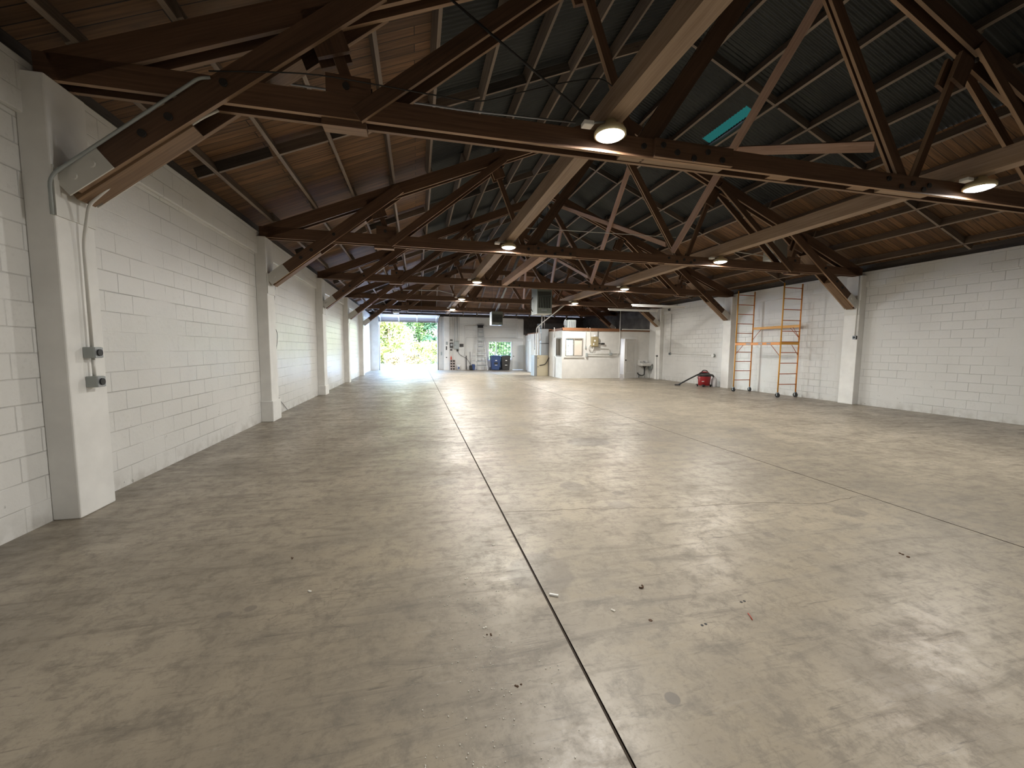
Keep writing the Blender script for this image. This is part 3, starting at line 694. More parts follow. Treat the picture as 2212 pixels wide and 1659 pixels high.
# ------------------------------------------------------------------ shop vacuum
def build_vac():
    vx, vy = 11.80, 14.62; t = thing('shop_vacuum', 'red and black drum vacuum with long black wand by the white wall', 'vacuum cleaner', (vx, vy, 0))
    b = MB(); b.lathe((vx, vy, 0), [(.20, .05), (.225, .07), (.24, .25), (.255, .44), (.25, .46)], 32); dr = b.build('drum', M_red, t)
    b = MB(); b.lathe((vx, vy, 0), [(.262, .44), (.27, .46), (.265, .50), (.22, .55), (.17, .60), (.12, .625), (.02, .63)], 32); b.build('lid', M_black, t)
    b = MB(); b.lathe((vx, vy, 0), [(.165, .56), (.16, .61), (.10, .64), (.02, .645)], 24); b.build('motor_cover', M_red, t)
    b = MB(); b.tube(arc([(vx-.16, vy-.02, .60), (vx-.10, vy-.02, .69), (vx+.08, vy-.02, .69), (vx+.18, vy-.02, .58)], .08), .018, 8); b.build('handle', M_black, t)
    for a in range(4):
        an = PI/4+a*PI/2; cx, cy = vx+.25*math.cos(an), vy+.25*math.sin(an)
        b = MB(); b.box(cx-.05, cx+.05, cy-.05, cy+.05, .055, .10); f = b.build('caster_foot', M_black, t, .01)
        b = MB(); b.cyl((cx-.015, cy, .03), (cx+.015, cy, .03), .03, 12); b.build('wheel', M_rubber, f)
    b = MB(); b.tube(arc([(vx-.30, vy-.05, .50), (vx-.05, vy-.29, .53), (vx+.22, vy-.22, .50), (vx+.36, vy-.12, .42), (vx+.41, vy-.1, .30), (vx+.36, vy-.1, .18), (vx+.33, vy-.12, .06)], .14), .038, 10); b.build('hose', M_flex, t)
    b = MB(); b.tube([(vx-.26, vy-.10, .555), (vx-.35, vy+.0, .50), (vx-.55, vy+.22, .32), (vx-.86, vy+.52, .045)], .031, 10); b.build('wand', M_black, t)
    b = MB(); b.beam((vx-.80, vy+.46, .04), (vx-.96, vy+.62, .04), (1, 1, 0), .10, .05); b.build('floor_nozzle', M_black, t, .01)
    b = MB(); b.tube(arc([(vx-.24, vy-.08, .30), (vx-.33, vy-.10, .30), (vx-.40, vy-.05, .40)], .05), .006, 6); b.build('power_cord', M_iron, t)
    b = MB(); b.box(vx-.246, vx-.16, vy-.20, vy-.17, .22, .25); b.build('badge', M_sun, dr)
    b = MB(); b.lathe((12.16, 14.46, 0), [(.10, .0), (.11, .02), (.11, .30), (.085, .37), (.03, .40), (.03, .43)], 20); tag(b.build('plastic_jug', M_shell), 'translucent pale plastic jug standing behind the red vacuum', 'jug')
build_vac()

# wall boxes and conduits on the scaffold wall
t = thing('outlet_box', 'white round outlet on the white wall above the vacuum', 'outlet', (12.36, 14.83, 1.31))
b = MB(); b.cyl((12.41, 14.83, 1.31), (12.33, 14.83, 1.31), .075, 20); b.build('box', M_panelgrey, t); b = MB(); b.cyl((12.33, 14.83, 1.31), (12.32, 14.83, 1.31), .072, 20); b.build('cover_plate', M_sun, t)
outlet(WR, 17.92, 1.35, 'small grey junction box at the corner of the wall conduit beyond the vacuum', -1, .12, .05)
outlet(WR-.05, 18.05, 3.55, 'small dark junction box high on the white wall beyond the vacuum', -1, .12, .05, M_iron)
pipe('conduit', [(12.39, 17.92, 3.48), (12.39, 17.92, 1.41)], .011, M_emt, 'thin conduit dropping down the white wall to the corner junction box')
pipe('conduit', [(12.39, 17.86, 1.35), (12.39, 14.9, 1.32)], .011, M_emt, 'thin level conduit on the white wall ending at the white outlet')
outlet(XR, 9.0, 1.92, 'small dark outlet box on the pilaster in front of the scaffold', -1, .10, .05, M_iron)
pipe('conduit', [(12.18, 9.0, 3.64), (12.18, 9.0, 1.97)], .014, M_emt, 'pale conduit down the corner of the pilaster in front of the scaffold')
outlet(XR, 18.72, 1.22, 'small black switch box on the pilaster nearest the sink', -1, .09, .05, M_iron)
pipe('cord', [(12.16, 18.70, 1.17), (12.14, 18.62, .5), (12.15, 18.6, .01)], .008, M_iron, 'dark cord hanging from the switch box beside the sink pilaster', 'cord', .2)

# ------------------------------------------------------------------ unit heaters
def heater(name, lab, x0, x1, y0, y1, z0, z1, side_m, front_m):
    t = thing(name, lab, 'heater', ((x0+x1)/2, y0, z0), 'suspended unit heaters')
    b = MB(); b.box(x0, x1, y0+.02, y1, z0, z1); b.build('cabinet', side_m, t, .012)
    W = x1-x0; H = z1-z0
    b = MB()
    for (a, c, e, f) in ((x0, x1, z1-.20*H, z1), (x0, x1, z0, z0+.20*H), (x0, x0+.05*W, z0+.2*H, z1-.2*H), (x1-.05*W, x1, z0+.2*H, z1-.2*H)): b.box(a, c, y0, y0+.03, e, f)
    b.build('front_frame', front_m, t)
    b = MB(); b.box(x0+.05*W, x1-.05*W, y0+.012, y0+.019, z0+.2*H, z1-.2*H); b.build('grille_back', M_grille, t)
    q = MB()
    for k in range(8):
        xx = x0+W*(.11+.78*k/7); q.box(xx-.006, xx+.006, y0-.01, y0+.012, z0+.2*H, z0+.58*H)
    for k in range(4):
        zz = z0+H*(.60+.055*k); q.box(x0+.06*W, x1-.06*W, y0-.008, y0+.012, zz, zz+.012)
    q.build('louvres', front_m, t)
    b = MB(); b.box(x0+.3*W, x0+.65*W, y0-.006, y0, z0+.10*H, z0+.14*H); b.build('name_plate', M_zinc, t)
    for xx in (x0+.08, x1-.08):
        b = MB(); b.cyl((xx, (y0+y1)/2, z1), (xx, (y0+y1)/2, min(zp(xx), zhip(y0))+.19), .007, 6); b.build('hanger_rod', M_iron, t)
    return t
h = heater('unit_heater', 'large grey-green unit heater hanging in mid hall behind the third truss', 4.365, 4.935, 14.5, 15.3, 2.85, 3.86, M_heater, M_heater)
b = MB(); b.tube(arc([(4.36, 15.1, 3.5), (4.28, 15.1, 3.35), (4.28, 15.1, 3.1), (4.36, 15.1, 2.95)], .06), .012, 8); b.build('gas_line', M_iron, h)
b = MB(); b.box(4.36, 4.94, 14.5, 15.3, 2.835, 2.85); b.build('bottom_pan', M_heatpale, h)
h = heater('unit_heater', 'smaller dark-fronted unit heater hanging near the far wall above the ladder', 4.12, 4.75, 22.5, 23.2, 2.87, 3.62, M_heatpale, M_heater)
pipe('flue_pipe', [(4.45, 22.85, 3.62), (4.46, 22.8, 3.72), (5.15, 20.3, 6.33)], .075, M_zinc, 'shiny galvanised flue slanting up from the smaller unit heater', 'flue', .05)

# ------------------------------------------------------------------ far wall: garage door
M_sect = mat('dull_door_panel', (.30, .27, .27), .6)
def build_garage():
    t = thing('garage_door', 'raised sectional garage door with pale ribbed panels at the far opening', 'garage door', ((DX0+DX1)/2, YB, DZ))
    prof = [(YB-.06, 3.30), (YB-.10, 3.42), (YB-.30, 3.58), (YB-.75, 3.62), (YB-1.35, 3.62), (YB-1.95, 3.62), (YB-2.55, 3.62)]
    segs = [(0, 2), (2, 4), (4, 5), (5, 6)]
    for a, c in segs:
        b = MB()
        for k in range(a, c):
            (y0, z0), (y1, z1) = prof[k], prof[k+1]
            b.hexa([(DX0, y0, z0), (DX0, y0, z0+.05), (DX1, y0, z0+.05), (DX1, y0, z0), (DX0, y1, z1), (DX0, y1, z1+.05), (DX1, y1, z1+.05), (DX1, y1, z1)])
        s = b.build('door_section', M_sect, t)
        for xx in (DX0+.05, DX0+1.25, DX0+2.45, DX1-.11):
            b = MB()
            for k in range(a, c):
                (y0, z0), (y1, z1) = prof[k], prof[k+1]
                b.hexa([(xx, y0-.01, z0-.035), (xx, y0-.01, z0), (xx+.06, y0-.01, z0), (xx+.06, y0-.01, z0-.035), (xx, y1, z1-.035), (xx, y1, z1), (xx+.06, y1, z1), (xx+.06, y1, z1-.035)])
            b.build('rib', M_white, s)
    for xx in (DX0-.03, DX1+.03):
        b = MB(); b.tube(arc([(xx, YB-.06, .02), (xx, YB-.06, 3.45), (xx, YB-.45, 3.60), (xx, YB-2.7, 3.60)], .25), .022, 8); b.build('track', M_zinc, t)
        b = MB(); b.cyl((xx, YB-2.6, 3.6), (xx, YB-2.6, 4.2), .01, 6); b.build('track_hanger', M_iron, t)
    for xx in (DX0-.075, DX1+.005): b = MB(); b.box(xx, xx+.07, YB-.03, YB+.21, 0, DZ); struct(b.build('trim_%d' % (6 if xx < 0 else 7), wood('jamb_timber_%d' % (1 if xx < 0 else 2), (.10, .085, .07), (.20, .17, .14))))
    b = MB(); b.box(DX0-.07, DX1+.07, YB-.03, YB, DZ, DZ+.10); struct(b.build('trim_8', M_dark))
build_garage()
t = thing('door_opener', 'white door opener unit hanging above the garage opening', 'door opener', (-1.22, 26, 3.65))
b = MB(); b.box(-1.40, -1.05, 25.85, 26.2, 3.65, 3.74); b.build('motor_case', M_sun, t, .01)
for xx in (-1.37, -1.08): b = MB(); b.cyl((xx, 26, 3.74), (xx, 26, 4.6), .01, 6); b.build('hanger', M_iron, t)
b = MB(); b.cyl((-1.38, 26, 3.86), (-1.30, 26, 3.88), .03, 10); b.cyl((-1.14, 26, 3.88), (-1.06, 26, 3.86), .03, 10); b.build('lamp_pair', M_sun, t)

# window with bars
def window(name, x0, x1, z0, z1, y, nx, nz, fm=M_sun, bw=.015):
    b = MB()
    for a in ((x0, x0+.06, z0, z1), (x1-.06, x1, z0, z1), (x0+.06, x1-.06, z0, z0+.06), (x0+.06, x1-.06, z1-.06, z1), ((x0+x1)/2-.3, (x0+x1)/2-.24, z0+.06, z1-.06)): b.box(a[0], a[1], y+.06, y+.12, a[2], a[3])
    wdo = struct(b.build(name, fm))
    b = MB(); b.box(x0+.05, x1-.05, y+.088, y+.092, z0+.05, z1-.05); b.build('glass', M_glass, wdo)
    b = MB()
    for k in range(1, nx): xx = x0+(x1-x0)*k/nx; b.box(xx-bw, xx+bw, y+.15, y+.168, z0, z1)
    for k in range(1, nz): zz = z0+(z1-z0)*k/nz; b.box(x0, x1, y+.148, y+.17, zz-.011, zz+.011)
    b.build('security_bars', M_bin, wdo)
    b = MB(); b.box(x0-.05, x1+.05, y-.03, y+.1, z0-.05, z0); b.build('sill', M_white, wdo)
window('window_1', WX0, WX1, WZ0, WZ1, YB, 9, 3)
window('window_2', OX0, OX1, OZ0, OZ1, YB, 10, 3, M_sun, .024)
b = MB(); b.box(PX0, PX1, YB+.02, YB+.06, .01, PZ); d1 = struct(b.build('door_1', M_sun), 'plain white door beside the barred window')
b = MB(); b.cyl((PX0+.07, YB+.02, 1.0), (PX0+.07, YB-.05, 1.0), .03, 12); b.build('door_knob', M_iron, d1)
b = MB(); b.box(PX0-.03, PX0, YB-.015, YB+.1, 0, PZ+.04); b.box(PX1, PX1+.03, YB-.015, YB+.1, 0, PZ+.04); b.box(PX0-.03, PX1+.03, YB-.015, YB+.1, PZ, PZ+.04); b.build('door_frame', M_white, d1)

# wall equipment between garage door and window
t = thing('electric_panel', 'grey electric panel on the far wall beside the garage door', 'electric panel', (2.73, YB-.07, 1.77))
b = MB(); b.box(2.56, 2.90, YB-.16, YB, 1.50, 2.02); b.build('cabinet', M_panelgrey, t, .008)
b = MB(); b.box(2.58, 2.88, YB-.17, YB-.16, 1.53, 1.99); b.build('door', M_panelgrey, t); b = MB(); b.box(2.60, 2.64, YB-.18, YB-.17, 1.74, 1.79); b.build('latch', M_black, t)
def wallbox(name, lab, cat, x0, x1, z0, z1, m, dep=.12):
    b = MB(); b.box(x0, x1, YB-dep, YB, z0, z1); return tag(b.build(name, m, None, .006), lab, cat)
t = thing('meter_box', 'dark meter box with round dial between pilaster and grey panel', 'meter', (2.37, YB-.08, 1.75))
b = MB(); b.box(2.27, 2.49, YB-.12, YB, 1.58, 1.93); b.build('case', M_bin, t); b = MB(); b.cyl((2.38, YB-.12, 1.78), (2.38, YB-.17, 1.78), .085, 18); b.build('dial', M_zinc, t)
wallbox('junction_box', 'small dark box above the round meter', 'junction box', 2.28, 2.46, 2.08, 2.16, M_iron, .08)
wallbox('junction_box', 'small dark box below the round meter', 'junction box', 2.29, 2.44, 1.38, 1.48, M_iron, .08)
wallbox('switch_box', 'squat dark switch box on the window side of grey panel', 'switch', 2.97, 3.22, 1.66, 1.86, M_bin, .14)
wallbox('junction_box', 'small black box hung under the grey panel', 'junction box', 2.74, 2.88, 1.32, 1.46, M_black, .09)
for k, xx in enumerate((2.62, 2.74, 2.80, 2.92)):
    pipe('conduit', [(xx, YB-.06, 2.03), (xx, YB-.06, 3.72+.05*k)], .014, M_emt if k % 2 else M_zinc, '%s of four conduits rising from the grey panel, counted from the garage door' % ORD[k+1])
pipe('conduit', [(2.50, YB-.06, .02), (2.50, YB-.06, 3.8)], .013, M_emt, 'floor to roof conduit beside the meter box')
pipe('conduit', [(3.31, YB-.05, 1.0), (3.31, YB-.05, 3.15), (4.95, YB-.05, 3.15)], .013, M_emt, 'upper bent conduit framing the ladder on the far wall')
pipe('conduit', [(3.42, YB-.05, .7), (3.42, YB-.05, 2.32), (7.1, YB-.05, 2.34)], .013, M_emt, 'lower bent conduit passing over the barred window')
pipe('cable', [(2.82, YB-.1, 1.32), (2.95, YB-.08, 1.1), (3.2, YB-.08, .95), (3.42, YB-.08, .86), (3.65, YB-.08, .55), (3.7, YB-.08, .40)], .014, M_iron, 'dark cable sagging from the small black box under grey panel', 'cable', .2)
pipe('standpipe', [(3.42, YB-.1, .05), (3.42, YB-.1, 1.02)], .03, M_iron, 'dark standpipe at the foot of the far wall', 'pipe')
for lab, z0, z1, m in (('grey keypad plate on the white pilaster by the garage door', 1.78, 2.0, M_panelgrey), ('black wall control under the keypad plate', 1.42, 1.68, M_black), ('small dark button plate low on the white pilaster', .86, .93, M_iron)):
    b = MB(); b.box(1.98, 2.12 if z1 > 1.9 else 2.06, YB-.225, YB-.20, z0, z1); tag(b.build('control_plate', m, None, .004), lab, 'wall control')
pipe('conduit', [(1.68, YB-.05, 3.7), (1.68, YB-.05, 1.25)], .013, M_emt, 'thin conduit between garage jamb and the white pilaster')
wallbox('junction_box', 'grey box at the end of the conduit beside the garage jamb', 'junction box', 1.63, 1.73, 1.05, 1.28, M_panelgrey, .07)

# things standing on the floor by the far wall
for k in range(4):
    b = MB(); x0, x1, y0, y1, z = 2.24, 2.62, YB-.42, YB-.22, .185*k
    for (a, c) in ((x0, x0+.045), (x0+.165, x0+.215), (x1-.045, x1)): b.box(a, c, y0, y1, z, z+.18)
    for (e, f) in ((z, z+.04), (z+.14, z+.18)): b.box(x0+.045, x0+.165, y0, y1, e, f); b.box(x0+.215, x1-.045, y0, y1, e, f)
    b.box(x0+.045, x1-.045, y1-.03, y1-.01, z+.04, z+.14, 1)  # dark backing that paints the shade inside the hollow cores
    tag(b.build('cinder_block', [M_cinder, M_iron]), ['lowest', 'second lowest', 'second highest', 'topmost'][k]+' hollow block of the stack beside the white bucket', 'cinder block', 'stacked hollow blocks')
b = MB(); b.lathe((2.33, YB-.32, .741), [(.05, 0), (.055, .02), (.055, .16), (.02, .24), (.02, .28)], 16); tag(b.build('spray_bottle', M_cone), 'red and white bottle standing on the stack of blocks', 'bottle')
t = thing('bucket', 'white plastic bucket with blue print on the floor by the blocks', 'bucket', (2.86, YB-.35, 0))
b = MB(); b.lathe((2.86, YB-.35, 0), [(.13, 0), (.155, .36), (.16, .37)], 24); b.build('pail', M_sun, t); b = MB(); b.lathe((2.86, YB-.35, 0), [(.166, .345), (.166, .375), (.15, .38)], 24); b.build('rim', M_sun, t)
b = MB(); b.box(2.80, 2.90, YB-.512, YB-.495, .10, .24); b.build('printed_mark', M_blue, t)
pipe('handle_pole', [(3.70, YB-.06, 1.30), (3.70, YB-.16, .28)], .014, M_iron, 'dark tool pole leaning on the far wall beside the ladder', 'tool')
t = thing('floor_cleaner', 'small black and blue machine on the floor beside the ladder', 'machine', (3.85, YB-.4, 0))
b = MB(); b.box(3.62, 3.86, YB-.45, YB-.15, .02, .34); b.build('body', M_black, t, .04); b = MB(); b.hexa([(3.86, YB-.45, .02), (4.15, YB-.45, .02), (4.15, YB-.2, .02), (3.86, YB-.2, .02), (3.78, YB-.45, .42), (3.98, YB-.45, .42), (3.98, YB-.2, .42), (3.78, YB-.2, .42)]); b.build('blue_cover', M_blue, t)
def build_ladder():
    xc = 4.44; yb = YB-.10; t = thing('step_ladder', 'tall folded aluminium step ladder leaning on the far wall', 'ladder', (xc, YB-.4, 0)); H = 3.02
    half = lambda z: .44-.28*z/H
    yy = lambda z: YB-.55+.42*z/H
    for s in (-1, 1):
        b = MB(); b.beam((xc+s*half(0), yy(0), 0), (xc+s*half(H), yy(H), H), (1, 0, 0), .03, .075); b.build('rail', M_alu, t)
        b = MB(); b.beam((xc+s*(half(0)-.08), yy(0)+.16, 0), (xc+s*(half(H)-.03), yy(H)+.02, H-.1), (1, 0, 0), .028, .04); b.build('back_rail', M_alu, t)
    for k in range(1, 10):
        z = .30*k; b = MB(); b.box(xc-half(z), xc+half(z), yy(z)-.05, yy(z)+.03, z-.02, z+.02); b.build('step', M_panelgrey, t)
    b = MB(); b.box(xc-.19, xc+.19, yy(H)-.08, yy(H)+.06, H, H+.16); b.box(xc-.24, xc+.24, yy(H)-.09, yy(H)+.07, H+.16, H+.20); b.build('top_cap', M_black, t, .008)
    for s in (-1, 1): b = MB(); b.beam((xc+s*half(.02), yy(0)-.02, .3), (xc+s*(half(0)-.1), yy(0)-.02, .02), (0, 1, 0), .02, .02); b.build('foot_brace', M_alu, t)
build_ladder()
def bin_(x0, x1, m, lab):
    y0, y1 = YB-.95, YB-.25; t = thing('wheelie_bin', lab, 'bin', ((x0+x1)/2, y0, 0), 'wheeled bins')
    b = MB(); b.hexa([(x0+.07, y0+.06, .04), (x1-.07, y0+.06, .04), (x1-.07, y1-.1, .04), (x0+.07, y1-.1, .04), (x0, y0, .96), (x1, y0, .96), (x1, y1, .96), (x0, y1, .96)]); b.build('body', m, t, .03)
    b = MB(); b.box(x0-.02, x1+.02, y0-.03, y1+.02, .96, 1.0); b.hexa([(x0, y0, 1.0), (x1, y0, 1.0), (x1, y1, 1.0), (x0, y1, 1.0), (x0+.05, y0+.08, 1.06), (x1-.05, y0+.08, 1.06), (x1-.05, y1-.05, 1.06), (x0+.05, y1-.05, 1.06)]); b.build('lid', m, t)
    b = MB(); b.box(x0+.20, x1-.20, y0+.012, y0+.03, .44, .58); b.build('grab_bar', M_black, t)
    b = MB(); b.box(x0+.28, x1-.26, y0-.005, y0+.012, .68, .74) ; b.build('label', M_sun if m == M_bin else M_shell, t)
    b = MB(); b.box(x0+.26, x1-.24, y0+.02, y0+.035, .36, .40) ; b.build('label', M_sun if m == M_bin else M_shell, t)
    for xx in (x0-.01, x1-.03): b = MB(); b.cyl((xx, y1-.06, .11), (xx+.04, y1-.06, .11), .11, 18); b.build('wheel', M_rubber, t)
bin_(5.10, 5.76, M_blue, 'blue wheeled bin under the barred window'); bin_(5.83, 6.49, M_bin, 'charcoal wheeled bin under the barred window, next to the white door')

# ------------------------------------------------------------------ office
OXW, OY, OZT = 7.36, 19.85, 2.52
def build_office():
    W0, W1, Z0, Z1 = 7.56, 8.50, 1.18, 2.10; D0, D1, DZ2 = 10.69, 11.58, 2.12
    b = MB(); wall_with_holes(b, OY, OY+.12, OXW, WR, OZT, [(W0, W1, Z0, Z1), (D0, D1, 0, DZ2)])
    wf = struct(b.build('wall_office_front', M_off), 'cream office front wall with slider window')
    b = MB(); hs = [(19.98, 20.75, 1.16, 2.12), (25.62, 26.42, 0, 2.08)]
    ys = sorted({OY+.12, 26.62, *[h[0] for h in hs], *[h[1] for h in hs]})
    for a, c in zip(ys, ys[1:]):
        m = (a+c)/2; z = 0
        for h in [h for h in hs if h[0] < m < h[1]]:
            if h[2] > 0: b.box(OXW, OXW+.12, a, c, 0, h[2])
            z = h[3]
        b.box(OXW, OXW+.12, a, c, z, OZT+ .06)
    b.box(OXW+.12, 7.92, 26.50, 26.62, 0, OZT+.06); b.box(7.80, 7.92, 26.62, YB, 0, OZT+.06)
    ws = struct(b.build('wall_office_side', M_off))
    b = MB(); b.box(OXW-.03, WR, OY-.03, 26.60, OZT, OZT+.06); b.box(7.78, WR, 26.60, YB, OZT, OZT+.06); b.box(OXW-.04, 10.62, OY-.04, OY-.01, OZT-.02, OZT+.13); b.box(OXW-.04, OXW-.01, OY-.04, 21.3, OZT-.02, OZT+.11)
    struct(b.build('trim_9', M_ply), 'brown plywood lid on the office')
    # front slider window
    b = MB(); y = OY-.015
    for a in ((W0-.02, W0+.03, Z0, Z1), (W1-.03, W1+.02, Z0, Z1), (W0+.03, W1-.03, Z0-.02, Z0+.04), (W0+.03, W1-.03, Z1-.03, Z1+.02), (7.98, 8.03, Z0+.04, Z1-.03)): b.box(a[0], a[1], y, y+.10, a[2], a[3])
    wd = struct(b.build('window_3', mat('bronze_frame', (.30, .28, .25), .4)))
    b = MB(); b.box(W0+.02, 7.99, OY+.03, OY+.034, Z0+.03, Z1-.02); b.build('glass', M_glass, wd)
    b = MB(); b.box(8.02, W1-.02, OY+.05, OY+.056, Z0+.03, Z1-.02); b.build('backing_panel', plaster('cream_wall_stand_in', (.72, .64, .55)), wd)  # panel standing in for the bright office wall seen through this pane
    b = MB(); b.box(W0-.10, W1+.08, OY-.05, OY, Z0-.08, Z0-.03); b.build('sill', M_off, wd)
    # side window
    b = MB(); x = OXW-.02
    for a in ((19.96, 20.02, 1.16, 2.12), (20.71, 20.77, 1.16, 2.12), (20.02, 20.71, 1.14, 1.2), (20.02, 20.71, 2.08, 2.14), (20.24, 20.27, 1.2, 2.08), (20.46, 20.50, 1.2, 2.08)): b.box(x, x+.10, a[0], a[1], a[2], a[3])
    wd = struct(b.build('window_4', mat('bronze_frame_side', (.20, .18, .15), .4)))
    b = MB(); b.box(OXW+.04, OXW+.046, 20.0, 20.73, 1.18, 2.1); b.build('backing_panel', plaster('cream_panel_side', (.5, .45, .36)), wd)
    # door casing and ajar door
    b = MB(); y0, y1 = OY-.025, OY+.13
    b.box(D0-.07, D0, y0, y1, 0, DZ2+.07); b.box(D1, D1+.07, y0, y1, 0, DZ2+.07); b.box(D0, D1, y0, y1, DZ2, DZ2+.07); cas = struct(b.build('door_2', M_white), 'white door standing ajar in the office front wall')
    an = math.radians(20); hx, hy = D1-.01, OY-.03; u = Vector((-math.cos(an), -math.sin(an), 0)); n = Vector((math.sin(an), -math.cos(an), 0)); L = .86
    def slab(a, c, z0, z1, d0, d1, name, m, par):
        q = MB(); A = Vector((hx, hy, 0))+u*a; B = Vector((hx, hy, 0))+u*c
        q.hexa([A+n*d0+Vector((0, 0, z0)), B+n*d0+Vector((0, 0, z0)), B+n*d1+Vector((0, 0, z0)), A+n*d1+Vector((0, 0, z0)), A+n*d0+Vector((0, 0, z1)), B+n*d0+Vector((0, 0, z1)), B+n*d1+Vector((0, 0, z1)), A+n*d1+Vector((0, 0, z1))]); return q.build(name, m, par)
    slab(0, L, .01, DZ2-.01, -.02, .02, 'door_leaf', M_off, cas)
    slab(.10, .13, .30, 1.98, .02, .032, 'panel_moulding', M_white, cas); slab(L-.13, L-.10, .30, 1.98, .02, .032, 'panel_moulding', M_white, cas); slab(.13, L-.13, .30, .33, .02, .032, 'panel_moulding', M_white, cas); slab(.13, L-.13, 1.95, 1.98, .02, .032, 'panel_moulding', M_white, cas)
    k = Vector((hx, hy, .98))+u*(L-.07); q = MB(); q.cyl(k+n*.02, k+n*.08, .028, 12); q.build('door_knob', M_iron, cas)
    # side doorway casing
    b = MB(); b.box(OXW-.03, OXW+.13, 25.54, 25.62, 0, 2.16); b.box(OXW-.03, OXW+.13, 26.42, 26.50, 0, 2.16); b.box(OXW-.03, OXW+.13, 25.62, 26.42, 2.08, 2.16); d3 = struct(b.build('door_3', M_sun), 'white cased door in the office side wall'); b = MB(); b.box(OXW+.01, OXW+.05, 25.63, 26.41, .01, 2.07); b.build('door_leaf', M_sun, d3)
    # conduits and boxes on the front wall
    t = thing('fuse_box', 'olive fuse box on the cream office front', 'fuse box', (9.15, OY, 1.9))
    b = MB(); b.box(8.96, 9.34, OY-.13, OY, 1.68, 2.20); b.build('cabinet', M_olive, t, .01)
    b = MB(); b.box(8.98, 9.32, OY-.14, OY-.13, 1.70, 2.18); b.build('door', M_olive, t); b = MB(); b.cyl((9.12, OY-.14, 1.99), (9.12, OY-.146, 1.99), .05, 16); b.build('sticker', M_sun, t); b = MB(); b.box(9.03, 9.09, OY-.146, OY-.14, 1.76, 1.86); b.build('sticker', M_sun, t)
    b = MB(); b.lathe((9.17, OY-.05, 2.20), [(.07, 0), (.07, .07), (.03, .09)], 14); b.build('bell_cap', M_shell, t)
    b = MB(); b.box(9.36, 9.60, OY-.06, OY, 1.82, 1.86); b.box(9.56, 9.72, OY-.08, OY-.01, 1.80, 1.88); tag(b.build('pull_lever', M_iron), 'dark lever and clamp beside the olive fuse box', 'switch')
    pipe('conduit', [(9.36, OY-.03, 1.72), (9.40, OY-.03, 1.60), (10.02, OY-.03, 1.58), (10.06, OY-.03, 1.34)], .016, M_emt, 'bent conduit stepping down from the olive fuse box')
    pipe('conduit', [(8.72, OY-.03, 1.31), (10.60, OY-.03, 1.31)], .018, M_emt, 'level pipe along the cream office front', rad=.05)
    pipe('conduit', [(8.70, OY-.05, 1.24), (10.16, OY-.05, 1.23), (10.45, OY-.05, 1.23), (10.60, OY-.05, 1.36), (10.60, OY-.05, 3.9)], .018, M_emt, 'pipe along the office front turning up beside the ajar door')
    b = MB(); b.box(10.02, 10.16, OY-.09, OY, 1.22, 1.36); tag(b.build('junction_box', M_panelgrey), 'grey junction box at the end of the two office pipes', 'junction box')
    b = MB(); b.box(8.68, 8.76, OY-.09, OY, 1.14, 1.34); tag(b.build('junction_box', M_panelgrey), 'small box at the window end of the office pipes', 'junction box')
    pipe('conduit', [(8.66, OY-.03, 1.70), (8.66, OY-.03, 2.60), (8.80, OY+.1, 2.70)], .011, M_emt, 'thin conduit dropping beside the office slider window')
    b = MB(); b.box(8.63, 8.70, OY-.05, OY, 1.58, 1.70); tag(b.build('outlet', M_panelgrey), 'tiny outlet under the thin conduit by the office window', 'outlet')
    c = [(8.87, OY-.03, 2.68), (8.90, OY-.03, 2.4), (8.93, OY-.03, 1.9)]+[(8.95+.13*math.cos(a), OY-.03-.004*k, 1.62+.17*math.sin(a)) for k, a in enumerate([PI/2+i*.52 for i in range(24)])]
    b = MB(); b.tube(c, .012, 6); tag(b.build('coiled_cable', M_emt), 'pale cable with a hanging coil beside the olive fuse box', 'cable')
    pipe('conduit', [(9.34, OY-.03, 2.62), (9.34, OY-.03, 2.2)], .014, M_iron, 'short dark conduit dropping into the olive fuse box')
    b = MB(); b.box(10.75, WR-.05, OY-.07, OY+.0, OZT+.07, OZT+.13); tag(b.build('wall_pipe', M_emt), 'pale flat rail along the office top above the ajar door', 'rail')
    # on the lid
    t = thing('air_unit', 'grey box-shaped air unit standing on top of the office', 'air unit', (7.95, 20.3, OZT+.06))
    b = MB(); b.box(7.74, 8.20, 20.1, 20.6, OZT+.06, 3.08); b.build('case', M_panelgrey, t, .01); b = MB()
    for k in range(4): b.box(7.80+.1*k, 7.85+.1*k, 20.085, 20.1, OZT+.16, 3.0)
    b.build('slats', M_zinc, t); b = MB(); b.tube(arc([(7.74, 20.3, 2.75), (7.60, 20.3, 2.80), (7.62, 20.3, 3.05), (7.74, 20.3, 3.15)], .08), .02, 8); b.build('hose', M_zinc, t)
    b = MB(); b.tube([(7.45+.02*k, 20.0+.02*(k % 3), 2.60+.03*(k % 2)) for k in range(12)], .014, 6); tag(b.build('loose_cable', M_emt), 'tangled pale cable lying on the office roof edge', 'cable')
build_office()
t = thing('office_fill_lamp', 'added fill lamp on the ceiling inside the office behind the ajar door', 'lamp', (10.9, 22.6, OZT-.05))  # unseen lamp, added to brighten the gap at the ajar door
b = MB(); b.lathe((10.9, 22.6, OZT-.05), [(.16, .05), (.17, .01), (.16, 0)], 24); b.build('housing', M_white, t)
b = MB(); b.lathe((10.9, 22.6, OZT-.05), [(.02, -.03), (.10, -.025), (.155, -.002)], 24); b.build('lens', M_small, t)
L = bpy.data.lights.new('office_fill_light', 'AREA'); L.shape = 'DISK'; L.size = .3; L.energy = 95; L.color = (.96, .95, 1.0)
lo = bpy.data.objects.new('office_fill_light', L); C.objects.link(lo); lo.parent = t; lo.location = (0, 0, -.04)
